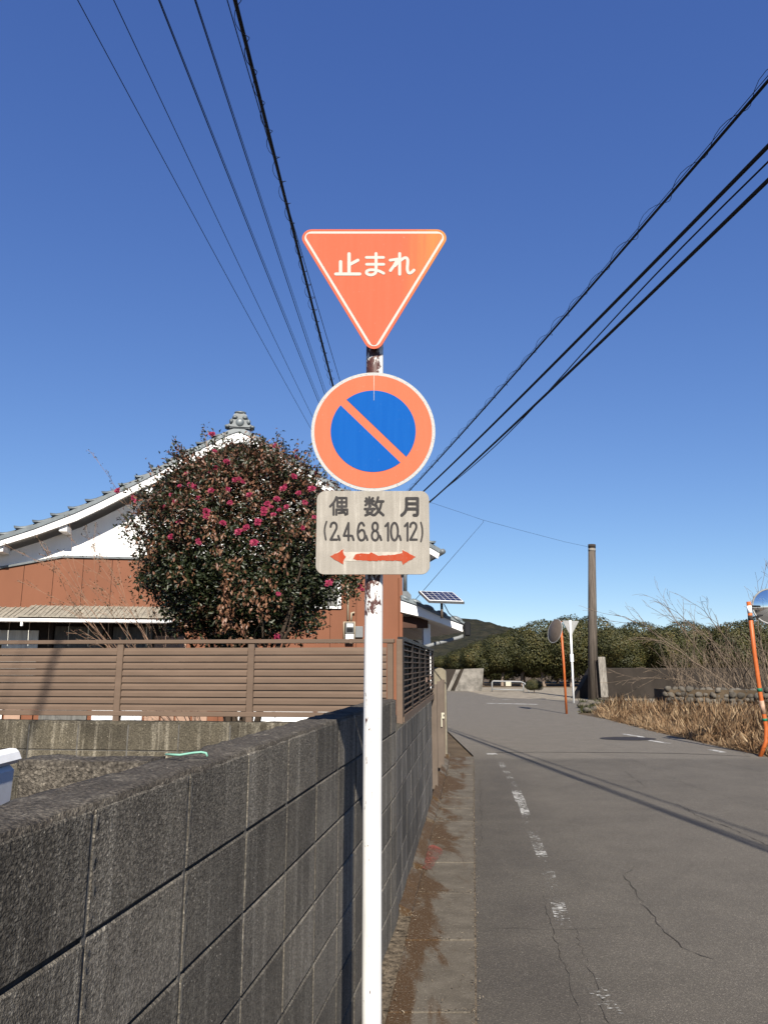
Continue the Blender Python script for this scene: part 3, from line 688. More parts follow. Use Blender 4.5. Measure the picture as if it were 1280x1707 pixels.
def strokes(name, polys, w, lift, mat, parent, conv):
    """round-ended brush strokes of width w (in plate metres)"""
    m = MB()
    for si, pl in enumerate(polys):
        P = [sp(*conv(*p)) for p in pl]; P = [(p.x, p.z) for p in P]
        if len(pl) > 2:                                    # smooth
            Q = []
            for i in range(len(P) - 1):
                p0 = P[max(i - 1, 0)]; p1 = P[i]; p2 = P[i + 1]; p3 = P[min(i + 2, len(P) - 1)]
                sharp = 1.0
                for t in (0, 0.25, 0.5, 0.75):
                    a = 0.5
                    h = [a * (-t + 2 * t * t - t ** 3) * 1.0, 1 + (a - 3) * t * t + (2 - a) * t ** 3, a * t + (3 - 2 * a) * t * t + (a - 2) * t ** 3, a * (t ** 3 - t * t)]
                    h = [-a * t + 2 * a * t * t - a * t ** 3, 1 + (a - 3) * t * t + (2 - a) * t ** 3, a * t + (3 - 2 * a) * t * t + (a - 2) * t ** 3, -a * t * t + a * t ** 3]
                    Q.append((sum(h[k] * q[0] for k, q in enumerate((p0, p1, p2, p3))), sum(h[k] * q[1] for k, q in enumerate((p0, p1, p2, p3)))))
            Q.append(P[-1]); P = Q
        y = DS - lift - 0.00006 * si
        for i in range(len(P) - 1):
            a = Vector(P[i]); b = Vector(P[i + 1]); t = (b - a); L = t.length
            if L < 1e-7: continue
            ang = math.atan2(t.y, t.x); ring = [(b.x + w / 2 * math.cos(ang - math.pi / 2 + math.pi * k / 6), b.y + w / 2 * math.sin(ang - math.pi / 2 + math.pi * k / 6)) for k in range(7)]
            ring += [(a.x + w / 2 * math.cos(ang + math.pi / 2 + math.pi * k / 6), a.y + w / 2 * math.sin(ang + math.pi / 2 + math.pi * k / 6)) for k in range(7)]
            yy = y - 0.000004 * (i % 9)
            m.add([(q[0], yy, q[1]) for q in ring], [tuple(range(len(ring)))])
    return m.build(name, mat, parent)

# -- stop triangle
Z1 = lambda x, y: z2p(480, 360, 4.267, x, y)
def rounded_tri(inset, r):
    top = sp(*Z1(612, 95)).z; bot = sp(*Z1(612, 945)).z; xl = sp(*Z1(101, 160)).x; xr = sp(*Z1(1126, 160)).x
    cx = (xl + xr) / 2; R0 = 0.036
    ct = top - R0; hw = (xr - xl) / 2 - R0; cb = bot + R0                 # corner arc centres
    rr = max(R0 - inset, 0.004) if r is None else r
    cs = [(cx - hw, ct), (cx + hw, ct), (cx, cb)]
    k = R0 - inset - rr                                                     # move centres when the arc is tighter than the offset
    if abs(k) > 1e-9:
        cen = (sum(c[0] for c in cs) / 3, sum(c[1] for c in cs) / 3)
        cs = [(c[0] + (c[0] - cen[0]) * k * 2 / math.dist(c, cen), c[1] + (c[1] - cen[1]) * k * 2 / math.dist(c, cen)) for c in cs]
    out = []
    for (c, a0, a1) in ((cs[1], 90, -32), (cs[2], -30, -150), (cs[0], 212, 90)):
        out += [(c[0] + rr * math.cos(R(a0 + (a1 - a0) * i / 8)), c[1] + rr * math.sin(R(a0 + (a1 - a0) * i / 8))) for i in range(9)]
    return out
tri = MB().prism(rounded_tri(0, None), lambda x, z: (x, DS, z), lambda x, z: (x, DS + 0.003, z)).build('stop_plate', 'sign_red', sign)
tag(tri, 'faded orange red inverted triangle plate with white border')
flat('border', rounded_tri(0.0095, None), 0.0010, 'sign_white', tri)
flat('face', rounded_tri(0.0188, 0.0125), 0.0020, 'sign_red', tri)
bk = MB()
for t in (rounded_tri(0.001, None),):
    bk.prism(t, lambda x, z: (x, DS + 0.0032, z), lambda x, z: (x, DS + 0.0052, z))
bk.build('plate_back', 'sign_back', tri)
lw = 0.0132
strokes('character', [[(435, 272), (435, 415)], [(437, 350), (497, 318)], [(375, 328), (375, 415)], [(341, 416), (511, 416)]], lw * 0.95, 0.0032, 'sign_white', tri, Z1)
strokes('character', [[(558, 298), (678, 298)], [(560, 347), (680, 347)], [(626, 270), (626, 385), (618, 412), (590, 423), (562, 414), (562, 395), (590, 386), (630, 390), (660, 400), (680, 411)]], lw * 0.85, 0.0032, 'sign_white', tri, Z1)
strokes('character', [[(794, 270), (794, 418)], [(727, 318), (778, 310)], [(778, 310), (757, 352), (728, 392)], [(757, 360), (800, 320), (834, 300), (851, 318), (848, 380), (858, 408), (876, 406), (895, 388)]], lw * 0.85, 0.0032, 'sign_white', tri, Z1)

# -- no parking disc
Z2 = lambda x, y: z2p(480, 600, 4.267, x, y)
cc = sp(*Z2(606, 505)); RD = (sp(*Z2(1047, 500)).x - sp(*Z2(165, 500)).x) / 2
def circ(r, n=72): return [(cc.x + r * math.cos(2 * math.pi * k / n), cc.z + r * math.sin(2 * math.pi * k / n)) for k in range(n)]
disc = MB().prism(circ(RD), lambda x, z: (x, DS, z), lambda x, z: (x, DS + 0.004, z)).build('parking_plate', 'sign_rim', sign)
tag(disc, 'round plate with orange red ring and slash over blue')
flat('ring', circ(RD * 0.948), 0.0010, 'ring_red', disc); 
RB = RD * 0.685; hw = RB * 0.098
def seg(sgn):
    a0 = math.asin(hw / RB); pts = []
    for k in range(41):
        t = a0 + (math.pi - 2 * a0) * k / 40
        u_, v_ = RB * math.cos(t), RB * math.sin(t) * sgn
        # rotate so that the bar falls from upper left to lower right
        pts.append((cc.x + (u_ + v_) * 0.70711, cc.z + (-u_ + v_) * 0.70711))
    return pts
flat('blue_field', seg(1), 0.0020, 'sign_blue', disc); flat('blue_field', seg(-1), 0.0020, 'sign_blue', disc)
x0, z0 = sp(*Z2(612, 105)).x, sp(*Z2(612, 105)).z
flat('paint_run', [(x0 - 0.0012, z0), (x0 + 0.0012, z0), (x0 + 0.0006, sp(*Z2(612, 290)).z), (x0 - 0.0006, sp(*Z2(612, 290)).z)], 0.003, 'arrow_pale', disc)

# -- month plate
pl, pr_, pt, pbm = sp(*Z2(207, 1200)).x, sp(*Z2(1000, 1200)).x, sp(*Z2(600, 932)).z, sp(*Z2(600, 1526)).z
pl = sp(*Z2(200, 1300)).x; pr_ = sp(*Z2(1007, 1300)).x
def rrect(x0, x1, z0, z1, r, n=6):
    out = []
    for cx, cz, a in ((x1 - r, z1 - r, 0), (x0 + r, z1 - r, 90), (x0 + r, z0 + r, 180), (x1 - r, z0 + r, 270)):
        out += [(cx + r * math.cos(R(a + 90 * k / n)), cz + r * math.sin(R(a + 90 * k / n))) for k in range(n + 1)]
    return out
plate = MB().prism(rrect(pl, pr_, pbm, pt, 0.03), lambda x, z: (x, DS, z), lambda x, z: (x, DS + 0.003, z)).build('month_plate', 'plate_face', sign, bevel=0.0008)
tag(plate, 'stained off-white plate with month characters, numbers and a worn red arrow')
kw = 0.0108
strokes('character', [[(345, 975), (330, 1008), (300, 1042)], [(325, 1022), (325, 1100)], [(352, 982), (352, 1042)], [(352, 982), (416, 982)], [(416, 982), (416, 1042)], [(352, 1012), (416, 1012)], [(352, 1042), (416, 1042)],
    [(384, 982), (384, 1084)], [(345, 1064), (345, 1100)], [(345, 1064), (422, 1064)], [(422, 1064), (422, 1094)], [(422, 1094), (408, 1099)], [(362, 1088), (400, 1082)], [(394, 1072), (404, 1088)]], kw * 0.72, 0.0012, 'ink', plate, Z2)
strokes('character', [[(579, 978), (579, 1036)], [(550, 1005), (612, 1005)], [(556, 985), (566, 996)], [(604, 983), (594, 996)], [(577, 1006), (552, 1032)], [(581, 1006), (606, 1028)],
    [(586, 1038), (562, 1080)], [(562, 1080), (606, 1103)], [(607, 1058), (592, 1086), (552, 1104)], [(547, 1060), (617, 1060)],
    [(641, 978), (633, 1005), (618, 1034)], [(634, 1006), (678, 1006)], [(666, 1006), (652, 1062), (616, 1103)], [(628, 1036), (645, 1072), (678, 1103)]], kw * 0.78, 0.0012, 'ink', plate, Z2)
strokes('character', [[(842, 986), (842, 1050), (832, 1082), (808, 1105)], [(842, 986), (921, 986)], [(921, 986), (921, 1094)], [(921, 1094), (914, 1104), (896, 1104)], [(842, 1023), (921, 1023)], [(842, 1060), (921, 1060)]], kw, 0.0012, 'ink', plate, Z2)
def ell(cx, cy, rx, ry, n=16): return [(cx + rx * math.cos(2 * math.pi * k / n), cy + ry * math.sin(2 * math.pi * k / n)) for k in range(n + 1)]
two = [[(304, 1186), (310, 1166), (326, 1157), (342, 1166), (347, 1188), (338, 1214), (304, 1278)], [(304, 1278), (350, 1278)]]
dw = 0.0076
def comma(x): return [[(x, 1251), (x + 10, 1280)]]
def digit(st, w=dw, lift=0.0012): strokes('character', st, w, lift, 'ink', plate, Z2)
digit([[(275, 1150), (264, 1185), (261, 1225), (270, 1278)]], dw * 0.75); digit(two); digit(comma(358))
digit([[(431, 1282), (431, 1160)], [(431, 1160), (397, 1250)], [(397, 1250), (448, 1250)]]); digit(comma(457))
digit([[(541, 1178), (526, 1158), (508, 1170), (498, 1205), (497, 1245), (508, 1276), (525, 1283), (542, 1272), (547, 1244), (539, 1216), (521, 1210), (500, 1230)]]); digit(comma(555))
digit([ell(620, 1186, 19, 29), ell(620, 1249, 23, 34)]); digit(comma(653))
digit([[(693, 1182), (712, 1160)], [(712, 1160), (712, 1284)]]); digit([ell(757, 1221, 25, 62)]); digit(comma(792))
digit([[(831, 1182), (850, 1160)], [(850, 1160), (850, 1284)]]); digit([[(x + 565, y) for x, y in s_] for s_ in two])
digit([[(944, 1156), (954, 1195), (955, 1245), (945, 1291)]], dw * 0.75)
def poly(name, pts, lift, mat):
    flat(name, [(sp(*Z2(*p)).x, sp(*Z2(*p)).z) for p in pts], lift, mat, plate, 0.0004)
poly('arrow_ground', [(300, 1397), (398, 1340), (398, 1366), (812, 1366), (812, 1346), (908, 1403), (812, 1460), (812, 1430), (398, 1430), (398, 1456)], 0.0008, 'arrow_pale')
def rag(pts, j=4.0):
    out = []
    for a, b in zip(pts, pts[1:] + pts[:1]):
        n = max(1, int(math.dist(a, b) / 14))
        out += [(a[0] + (b[0] - a[0]) * i / n + random.uniform(-j, j), a[1] + (b[1] - a[1]) * i / n + random.uniform(-j, j)) for i in range(n)]
    return out
poly('arrow', rag([(302, 1397), (350, 1372), (396, 1344), (392, 1372), (412, 1400), (398, 1422), (392, 1452), (345, 1425)], 3.5), 0.0014, 'arrow_red')
poly('arrow', rag([(462, 1420), (478, 1385), (520, 1374), (575, 1378), (590, 1368), (640, 1392), (760, 1386), (812, 1372), (815, 1350), (906, 1403), (818, 1456), (808, 1430), (700, 1428), (560, 1430)], 3.0), 0.0014, 'arrow_red')
# clamps behind the plates
for z in (sp(622, 430).z, sp(622, 520).z, sp(622, 680).z, sp(622, 765).z, sp(622, 850).z, sp(622, 930).z):
    b = MB(); b.box((PX, 2.562, z), (0.12, 0.016, 0.03)); b.tube([(PX + (PR + 0.004) * math.cos(a), 2.60 + (PR + 0.004) * math.sin(a), z) for a in np.linspace(-math.pi * 0.9, math.pi * 0.9, 16)], 0.004, 5)
    b.build('clamp', 'galv', sign)

# ================================================================== HOUSE
HA = R(10.0); hr = Vector((math.cos(HA), math.sin(HA), 0)); hn = Vector((-math.sin(HA), math.cos(HA), 0))
HC = at(400, 900, 12.7); HC.z = 0
def hw_(a, b, z): return HC + hr * a + hn * b + Vector((0, 0, z))
def hp(px, py, b=0.0):
    rx, rz = ray(px, py); d = Vector((rx, 1, 0)); t = ((HC + hn * b)).dot(hn) / d.dot(hn)
    p = d * t; return (p - HC).dot(hr), EYE + rz * t
house = thing('house', 'white gabled house with brown siding and grey roof tiles behind the fence', 'house', HC)
OV = -0.42
lt = [hp(px, py, OV) for px, py in ((399, 714), (380, 720), (345, 738), (310, 755), (260, 785), (220, 805), (165, 832), (125, 850), (60, 875), (0, 894.5))]
lb = [hp(px, py, OV) for px, py in ((399, 737), (381, 741), (347, 757), (312, 774), (265, 801), (222, 821), (167, 849), (127, 868), (62, 891), (0, 910))]
def ext(pts, n=3, step=0.55):
    (ax_, az), (bx, bz) = pts[-2], pts[-1]; s_ = (bz - az) / (bx - ax_)
    sg = 1 if bx > ax_ else -1
    return pts + [(bx + sg * step * k, bz + s_ * sg * step * k * 0.96) for k in range(1, n + 1)]
lt, lb = ext(lt), ext(lb)
rt = [hp(px, py, OV) for px, py in ((399, 714), (414, 721), (432, 733), (454, 747), (483, 763), (503, 777), (533, 794), (558, 810), (620, 848), (680, 885), (734, 917))]
rb = [hp(px, py, OV) for px, py in ((399, 737), (414, 743), (431, 753), (453, 767), (480, 784), (503, 796), (530, 811), (556, 827), (618, 864), (678, 900), (730, 931))]
for top, bot in ((lt, lb), (rt, rb)):
    pol = top + bot[::-1]
    MB().prism(pol, lambda a, z: hw_(a, OV, z), lambda a, z: hw_(a, OV + 0.04, z)).build('bargeboard', 'white_board', house)
    roofp = [(a, z + 0.02) for a, z in top] + [(a, z - 0.06) for a, z in top][::-1]
    MB().prism(roofp, lambda a, z: hw_(a, OV - 0.02, z), lambda a, z: hw_(a, 8.0, z)).build('roof_slope', 'tile', house)
    sof = [(a, z - 0.062) for a, z in top] + [(a, z - 0.075) for a, z in top][::-1]
    MB().prism(sof, lambda a, z: hw_(a, OV + 0.05, z), lambda a, z: hw_(a, 7.95, z)).build('soffit', 'white_board', house)
# rake tiles stepping down both edges
def rake_tiles(pts, sgn):
    acc = [0.0]
    for (a, z), (a2, z2) in zip(pts, pts[1:]): acc.append(acc[-1] + math.hypot(a2 - a, z2 - z))
    def pt(s_):
        for i in range(len(acc) - 1):
            if s_ <= acc[i + 1]: 
                t = (s_ - acc[i]) / (acc[i + 1] - acc[i]); return pts[i][0] + t * (pts[i + 1][0] - pts[i][0]), pts[i][1] + t * (pts[i + 1][1] - pts[i][1])
        return pts[-1]
    s_ = 0.16; L = 0.285
    while s_ + L < acc[-1] + 0.02:
        a0_, z0_ = pt(s_); a1_, z1_ = pt(min(s_ + L, acc[-1])); t = Vector((a1_ - a0_, 0, z1_ - z0_)).normalized(); nn = Vector((-t.z * sgn, 0, t.x * sgn))
        if nn.z < 0: nn = -nn
        vs = []; n = 7; m_ = 4
        for q in range(m_ + 1):                       # along the slope, the lower end lifts over the next tile
            f = q / m_; c = Vector((a0_, 0, z0_)) + t * (L * 1.10 * f)
            lift = 0.006 + 0.042 * f ** 3; rad = 0.036 + 0.038 * f ** 4
            for k in range(n):
                th = math.pi * (1.05 - 1.1 * k / (n - 1)); off = nn * (lift + rad * 0.75 * max(math.sin(th), -0.6))
                p = c + off; b = OV + 0.03 - rad * 1.35 * math.cos(th) * -1
                vs.append(hw_(p.x, b, p.z))
        for q in range(m_ + 1):                       # underside
            f = q / m_; c = Vector((a0_, 0, z0_)) + t * (L * 1.10 * f); vs.append(hw_(c.x, OV - 0.03, c.z - 0.004)); vs.append(hw_(c.x, OV + 0.10, c.z - 0.004))
        fs = [(q * n + k, q * n + k + 1, (q + 1) * n + k + 1, (q + 1) * n + k) for q in range(m_) for k in range(n - 1)]
        u0 = (m_ + 1) * n
        fs += [tuple(range(n)) , tuple(m_ * n + k for k in range(n - 1, -1, -1))]
        MB().add(vs[:u0], fs).build('rake_tile', 'tile', house, True)
        s_ += L
rake_tiles(lt, -1); rake_tiles(rt, 1)
# ridge and its end ornament
aA, zA = hp(400, 712, OV)
for k in range(12):
    b0 = OV + 0.25 + k * 0.62
    pol = [(aA + 0.13 * math.cos(t), zA + 0.02 + 0.16 * math.sin(t)) for t in np.linspace(0, math.pi, 9)]
    MB().prism(pol, lambda a, z: hw_(a, b0, z), lambda a, z: hw_(a, b0 + 0.60, z)).build('ridge_tile', 'tile', house)
half = [(0.0, -0.03), (0.16, -0.03), (0.235, -0.045), (0.255, -0.01), (0.215, 0.035), (0.155, 0.045), (0.185, 0.085), (0.165, 0.13), (0.115, 0.14), (0.125, 0.18), (0.10, 0.225), (0.06, 0.265), (0.0, 0.28)]
outl = half + [(-x, z) for x, z in half[-2:0:-1]]
_om = MB().prism(outl, lambda a, z: (a, -0.05, z), lambda a, z: (a, 0.09, z)).mesh('ridge_ornament', 'tile'); bevel_mesh(_om, 0.018, 2)
orn = place('ridge_ornament', _om, house, basis(hr, hn, Vector((0, 0, 1)), hw_(aA, OV, zA)))
def ball(c, r, sq=(1, 1, 1), n=12, m_=8):
    vs = []; fs = []
    for j in range(m_ + 1):
        th = math.pi * j / m_
        for k in range(n): vs.append((c[0] + r * sq[0] * math.sin(th) * math.cos(2 * math.pi * k / n), c[1] + r * sq[1] * math.sin(th) * math.sin(2 * math.pi * k / n), c[2] + r * sq[2] * math.cos(th)))
    fs = [(j * n + k, j * n + (k + 1) % n, (j + 1) * n + (k + 1) % n, (j + 1) * n + k) for j in range(m_) for k in range(n)]
    return vs, fs
Mo = basis(hr, hn, Vector((0, 0, 1)), hw_(aA, OV, zA))
def oball(c, r, sq, nm='ornament_boss'):
    v, f = ball(c, r, sq); MB().add([Mo @ Vector(p) for p in v], f).build(nm, 'tile', orn, True)
oball((0, -0.045, 0.07), 0.075, (1, 0.4, 1)); oball((0, -0.02, 0.25), 0.06, (1.7, 0.9, 0.5))
for sg in (-1, 1):
    oball((sg * 0.085, -0.05, 0.155), 0.036, (1.3, 0.8, 0.9)); oball((sg * 0.145, -0.05, 0.085), 0.034, (1.0, 0.8, 1.2)); oball((sg * 0.21, -0.05, -0.005), 0.034, (1.3, 0.8, 0.8))
# white gable wall
zmid = hp(240, 932)[1]
gb = [p for p in lb[::-1]] + rb[1:]
ctop = [(a, z - 0.03) for a, z in gb]
aL, aR = ctop[0][0], hp(667, 1000)[0]
inside = [(a, z) for a, z in ctop if a < aR - 0.02]
slope_r = (ctop[-1][1] - ctop[-2][1]) / (ctop[-1][0] - ctop[-2][0])
zr = ctop[-1][1] + slope_r * (aR - ctop[-1][0])
MB().prism([(aL, 0.0)] + inside + [(aR, zr), (aR, 0.0)], lambda a, z: hw_(a, 0.0, z), lambda a, z: hw_(a, 0.16, z)).build('gable_wall', 'plaster', house)
MB().box((0, 0, 0), (0.14, 7.6, zr - 0.1), basis(hr, hn, Vector((0, 0, 1)), hw_(aR - 0.073, 0.17 + 3.8, (zr - 0.1) / 2))).build('side_wall', 'siding', house)
# purlin ends
for px, py in ((110, 880), (5, 913), (250, 818)):
    a, z = hp(px, py, -0.2)
    MB().box((0, 0, 0), (0.12, 0.36, 0.10), basis(hr, hn, Vector((0, 0, 1)), hw_(a, -0.185, z - 0.035))).build('purlin_end', 'white_board', house, bevel=0.004)
# brown siding panels with seams; their top follows a metal drip
def drip(a):
    k = hp(106, 930)[0]; s_ = (hp(106, 930)[1] - hp(0, 949)[1]) / (k - hp(0, 949)[0])
    return hp(106, 930)[1] + (s_ * (a - k) if a < k else -0.0 * (a - k))
a = hp(37, 1000)[0] - 6 * 0.452
MB().prism([(aL + 0.01, 0.0)] + [(x, drip(x) - 0.02) for x in np.linspace(aL + 0.01, aR, 30)] + [(aR, 0)], lambda x, z: hw_(x, -0.012, z), lambda x, z: hw_(x, -0.002, z)).build('siding_backing', 'siding_seam', house)
while a < aR - 0.01:
    b_ = min(a + 0.452, aR + 0.012); 
    if b_ > aL + 0.3:
        kk = hp(106, 930)[0]
        top = [(a + 0.004, drip(a) - 0.004)] + ([(kk, drip(kk) - 0.004)] if a < kk < b_ else []) + [(b_ - 0.004, drip(b_) - 0.004)]
        MB().prism([(a + 0.004, 0.02)] + top + [(b_ - 0.004, 0.02)], lambda x, z: hw_(x, -0.030, z), lambda x, z: hw_(x, -0.0125, z)).build('siding_panel', 'siding', house)
    a += 0.452
xs = [aL + 0.05, hp(106, 930)[0], aR + 0.02]
for x0_, x1_ in zip(xs, xs[1:]):
    MB().prism([(x0_, drip(x0_)), (x1_, drip(x1_)), (x1_, drip(x1_) + 0.035), (x0_, drip(x0_) + 0.035)], lambda x, z: hw_(x, -0.06, z), lambda x, z: hw_(x, -0.001, z)).build('drip_flashing', 'flashing', house)
# corner trim of the brown wall
MB().box((0, 0, 0), (0.07, 0.07, 3.1), basis(hr, hn, Vector((0, 0, 1)), hw_(aR - 0.005, -0.034, 1.56))).build('corner_trim', 'siding', house, bevel=0.006)
# canopy over the windows
ca0, ca1 = hp(-140, 1020, -0.5)[0], hp(306, 1020, -0.5)[0]
cs0 = hp(35, 1020, -0.5)[0]
zb_ = hp(150, 1010.5, 0)[1]; zf_ = hp(150, 1027.5, -0.68)[1]
a = ca0
while a < ca1 - 0.02:
    b_ = min(a + 0.30, ca1); low = 0.035 if a < cs0 else 0.0
    MB().prism([(-0.03, zb_ - low), (-0.70, zf_ - low), (-0.70, zf_ - 0.018 - low), (-0.03, zb_ - 0.018 - low)], lambda y, z: hw_(a + 0.003, y, z), lambda y, z: hw_(b_ - 0.003, y, z)).build('canopy_sheet', 'canopy', house)
    for q in range(1, 4):
        x = a + (b_ - a) * q / 4
        MB().tube([hw_(x, -0.04, zb_ + 0.004 - low), hw_(x, -0.70, zf_ + 0.002 - low)], 0.011, 5).build('canopy_rib', 'canopy', house)
    a += 0.30
MB().box((0, 0, 0), (ca1 - ca0, 0.03, 0.045), basis(hr, hn, Vector((0, 0, 1)), hw_((ca0 + ca1) / 2, -0.67, zf_ - 0.048))).build('canopy_beam', 'dark_wood', house)
MB().tube([hw_(ca0, -0.735, zf_ - 0.070), hw_(ca1, -0.735, zf_ - 0.075)], 0.030, 10).build('canopy_gutter', 'white_board', house, True)
bp = hp(37, 1040, -0.735); MB().box(hw_(bp[0], -0.735, bp[1] + 0.02), (0.03, 0.03, 0.10)).build('gutter_bracket', 'white_board', house)
# windows, shutters and posts under it (above the fence), and the lower wall that shows through the gap below the fence
zt_, zs_ = hp(150, 1039, -0.1)[1], 0.95
def panel(x0, x1, z0, z1, mat, b, name, thick=0.03):
    A0, A1 = hp(x0, 1050, b)[0], hp(x1, 1050, b)[0]
    return MB().box((0, 0, 0), (A1 - A0, thick, z1 - z0), basis(hr, hn, Vector((0, 0, 1)), hw_((A0 + A1) / 2, b, (z0 + z1) / 2))).build(name, mat, house, bevel=0.004)
panel(-150, 306, zs_, zt_, 'dark_wood', -0.05, 'window_recess')
for x0_, x1_, mt in ((-140, -4, 'shutter_white'), (0, 66, 'shutter_white'), (93, 172, 'shutter'), (190, 255, 'shutter')):
    panel(x0_, x1_, zs_ + 0.02, zt_ - 0.12 if mt == 'shutter_white' else zt_ - 0.05, mt, -0.09, 'shutter')
for x0_, x1_ in ((82, 90), (172, 177), (182, 188), (255, 259)): panel(x0_, x1_, zs_, zt_, 'dark_wood', -0.085, 'window_post')
panel(259, 312, zs_ + 0.02, hp(280, 1060, -0.09)[1], 'pink_tile', -0.085, 'window_panel')
for x0_, x1_, mt in ((-20, 18, 'shutter_white'), (22, 48, 'pink_tile'), (52, 68, 'siding'), (78, 156, 'shutter'), (164, 246, 'white_plastic'), (250, 274, 'pink_tile'), (277, 298, 'pink_tile'), (301, 324, 'pink_tile'), (328, 352, 'pink_tile'), (388, 524, 'plaster'), (532, 600, 'plaster')):
    panel(x0_, x1_, 0.35, 0.93, mt, -0.07, 'lower_panel')
# window behind the camellia, meters and conduits
pa = hp(505, 1005, -0.05); 
panel(470, 568, hp(500, 1014, -0.06)[1], hp(500, 965, -0.06)[1], 'white_board', -0.05, 'window_frame'); panel(476, 562, hp(500, 1010, -0.06)[1], hp(500, 970, -0.06)[1], 'shutter', -0.068, 'window_pane', 0.01)
def tubeh(pts, r, mat, name, b=-0.07): return MB().tube([hw_(*((lambda q: (q[0], b, q[1]))(hp(x, y, b)))) for x, y in pts], r, 8).build(name, mat, house, True)
tubeh([(580, 962), (580, 1034)], 0.018, 'beige_pipe', 'conduit'); tubeh([(591, 1021), (586, 1022), (585.5, 1035)], 0.018, 'beige_pipe', 'conduit')
fb = [hp(574, 1036, -0.08), hp(591, 1036, -0.08)]
for pts in ([(573.5, 1066), (573.5, 1037), (591, 1037), (591, 1066)],): tubeh(pts, 0.016, 'beige_pipe', 'meter_frame', -0.085)
a0_, z1_ = hp(576, 1038, -0.12); a1_, z0_ = hp(589.5, 1056, -0.12)
mb_ = MB().box((0, 0, 0), (a1_ - a0_, 0.12, z1_ - z0_), basis(hr, hn, Vector((0, 0, 1)), hw_((a0_ + a1_) / 2, -0.10, (z0_ + z1_) / 2))).build('electric_meter', 'meter_grey', house, bevel=0.01)
MB().box((0, 0, 0), ((a1_ - a0_) * 0.7, 0.01, (z1_ - z0_) * 0.28), basis(hr, hn, Vector((0, 0, 1)), hw_((a0_ + a1_) / 2, -0.166, z1_ - (z1_ - z0_) * 0.26))).build('meter_dial', 'white_plastic', mb_)
MB().box((0, 0, 0), ((a1_ - a0_) * 0.8, 0.01, (z1_ - z0_) * 0.36), basis(hr, hn, Vector((0, 0, 1)), hw_((a0_ + a1_) / 2, -0.1645, z0_ + (z1_ - z0_) * 0.32))).build('meter_window', 'black', mb_)
MB().box((0, 0, 0), (a1_ - a0_, 0.10, 0.13), basis(hr, hn, Vector((0, 0, 1)), hw_((a0_ + a1_) / 2, -0.095, z0_ - 0.075))).build('terminal_cover', 'white_plastic', house, bevel=0.006)
a2_, z2_ = hp(592, 1044, -0.1); a3_, z3_ = hp(605, 1063, -0.1)
MB().box((0, 0, 0), (a3_ - a2_, 0.09, z2_ - z3_), basis(hr, hn, Vector((0, 0, 1)), hw_((a2_ + a3_) / 2, -0.08, (z2_ + z3_) / 2))).build('switch_box', 'meter_grey', house, bevel=0.008)

# ---- lower roof over the entrance, to the right of the brown corner
PB = -0.10
f_t = [hp(px, py, PB) for px, py in ((668, 1000), (697, 1010), (733, 1027), (775, 1042))]
f_b = [hp(px, py, PB) for px, py in ((668, 1020), (702, 1028), (735, 1039), (771, 1053))]
MB().prism(f_t + f_b[::-1], lambda a, z: hw_(a, PB, z), lambda a, z: hw_(a, PB + 0.04, z)).build('porch_bargeboard', 'white_board', house)
MB().prism([(a - 0.0, z + 0.075 - 0.01 * i) for i, (a, z) in enumerate(f_t)] + [(a, z + 0.004) for a, z in f_t][::-1], lambda a, z: hw_(a, PB - 0.03, z), lambda a, z: hw_(a, 4.2, z)).build('porch_roof', 'tile', house)
for i in range(5):
    t = 0.10 + i * 0.2; k = t * 3; j = min(int(k), 2); f = k - j
    a = f_t[j][0] + f * (f_t[j + 1][0] - f_t[j][0]); z = f_t[j][1] + f * (f_t[j + 1][1] - f_t[j][1])
    v, fcs = ball((0, 0, 0), 0.065, (1.7, 1.0, 0.75)); Mx = basis(hr, hn, Vector((0, 0, 1)), hw_(a, PB + 0.02, z + 0.055)) @ Matrix.Rotation(0.42, 4, 'Y')
    MB().add([Mx @ Vector(p) for p in v], fcs).build('rake_tile', 'tile', house, True)
MB().prism([(a, z - 0.02) for a, z in f_b] + [(a, z - 0.035) for a, z in f_b][::-1], lambda a, z: hw_(a, PB + 0.045, z + 0.03), lambda a, z: hw_(a, 4.1, z + 0.03)).build('porch_soffit', 'white_board', house)
q0, q1 = hp(669, 1028, 0.15), hp(712, 1047, 0.15)
MB().box((0, 0, 0), (q1[0] - q0[0], 0.12, q0[1] - q1[1]), basis(hr, hn, Vector((0, 0, 1)), hw_((q0[0] + q1[0]) / 2, 0.15, (q0[1] + q1[1]) / 2))).build('porch_beam', 'brown_soffit', house)
q0, q1 = hp(704.5, 1040, 0.2), hp(716, 1040, 0.2)
MB().box((0, 0, 0), (q1[0] - q0[0], 0.12, q0[1]), basis(hr, hn, Vector((0, 0, 1)), hw_((q0[0] + q1[0]) / 2, 0.2, q0[1] / 2))).build('porch_post', 'plaster', house)
q0, q1 = hp(668, 1060, 2.2), hp(716, 1066, 2.2)
MB().box((0, 0, 0), (q1[0] - q0[0], 0.12, q1[1] - 0.02), basis(hr, hn, Vector((0, 0, 1)), hw_((q0[0] + q1[0]) / 2, 2.2, q1[1] / 2))).build('porch_wall', 'plaster', house)
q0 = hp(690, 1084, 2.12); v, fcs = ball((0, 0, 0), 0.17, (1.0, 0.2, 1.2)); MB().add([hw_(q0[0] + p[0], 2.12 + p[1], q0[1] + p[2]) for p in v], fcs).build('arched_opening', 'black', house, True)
tubeh([(707, 1079), (716, 1076), (765, 1063), (772, 1060)], 0.034, 'meter_grey', 'downpipe', -0.05)
g0 = hp(776, 1046, -0.1)
MB().tube([hw_(g0[0], -0.14, g0[1] + 0.005), hw_(g0[0], 4.2, g0[1] + 0.005)], 0.062, 10).build('eave_gutter', 'black', house, True)
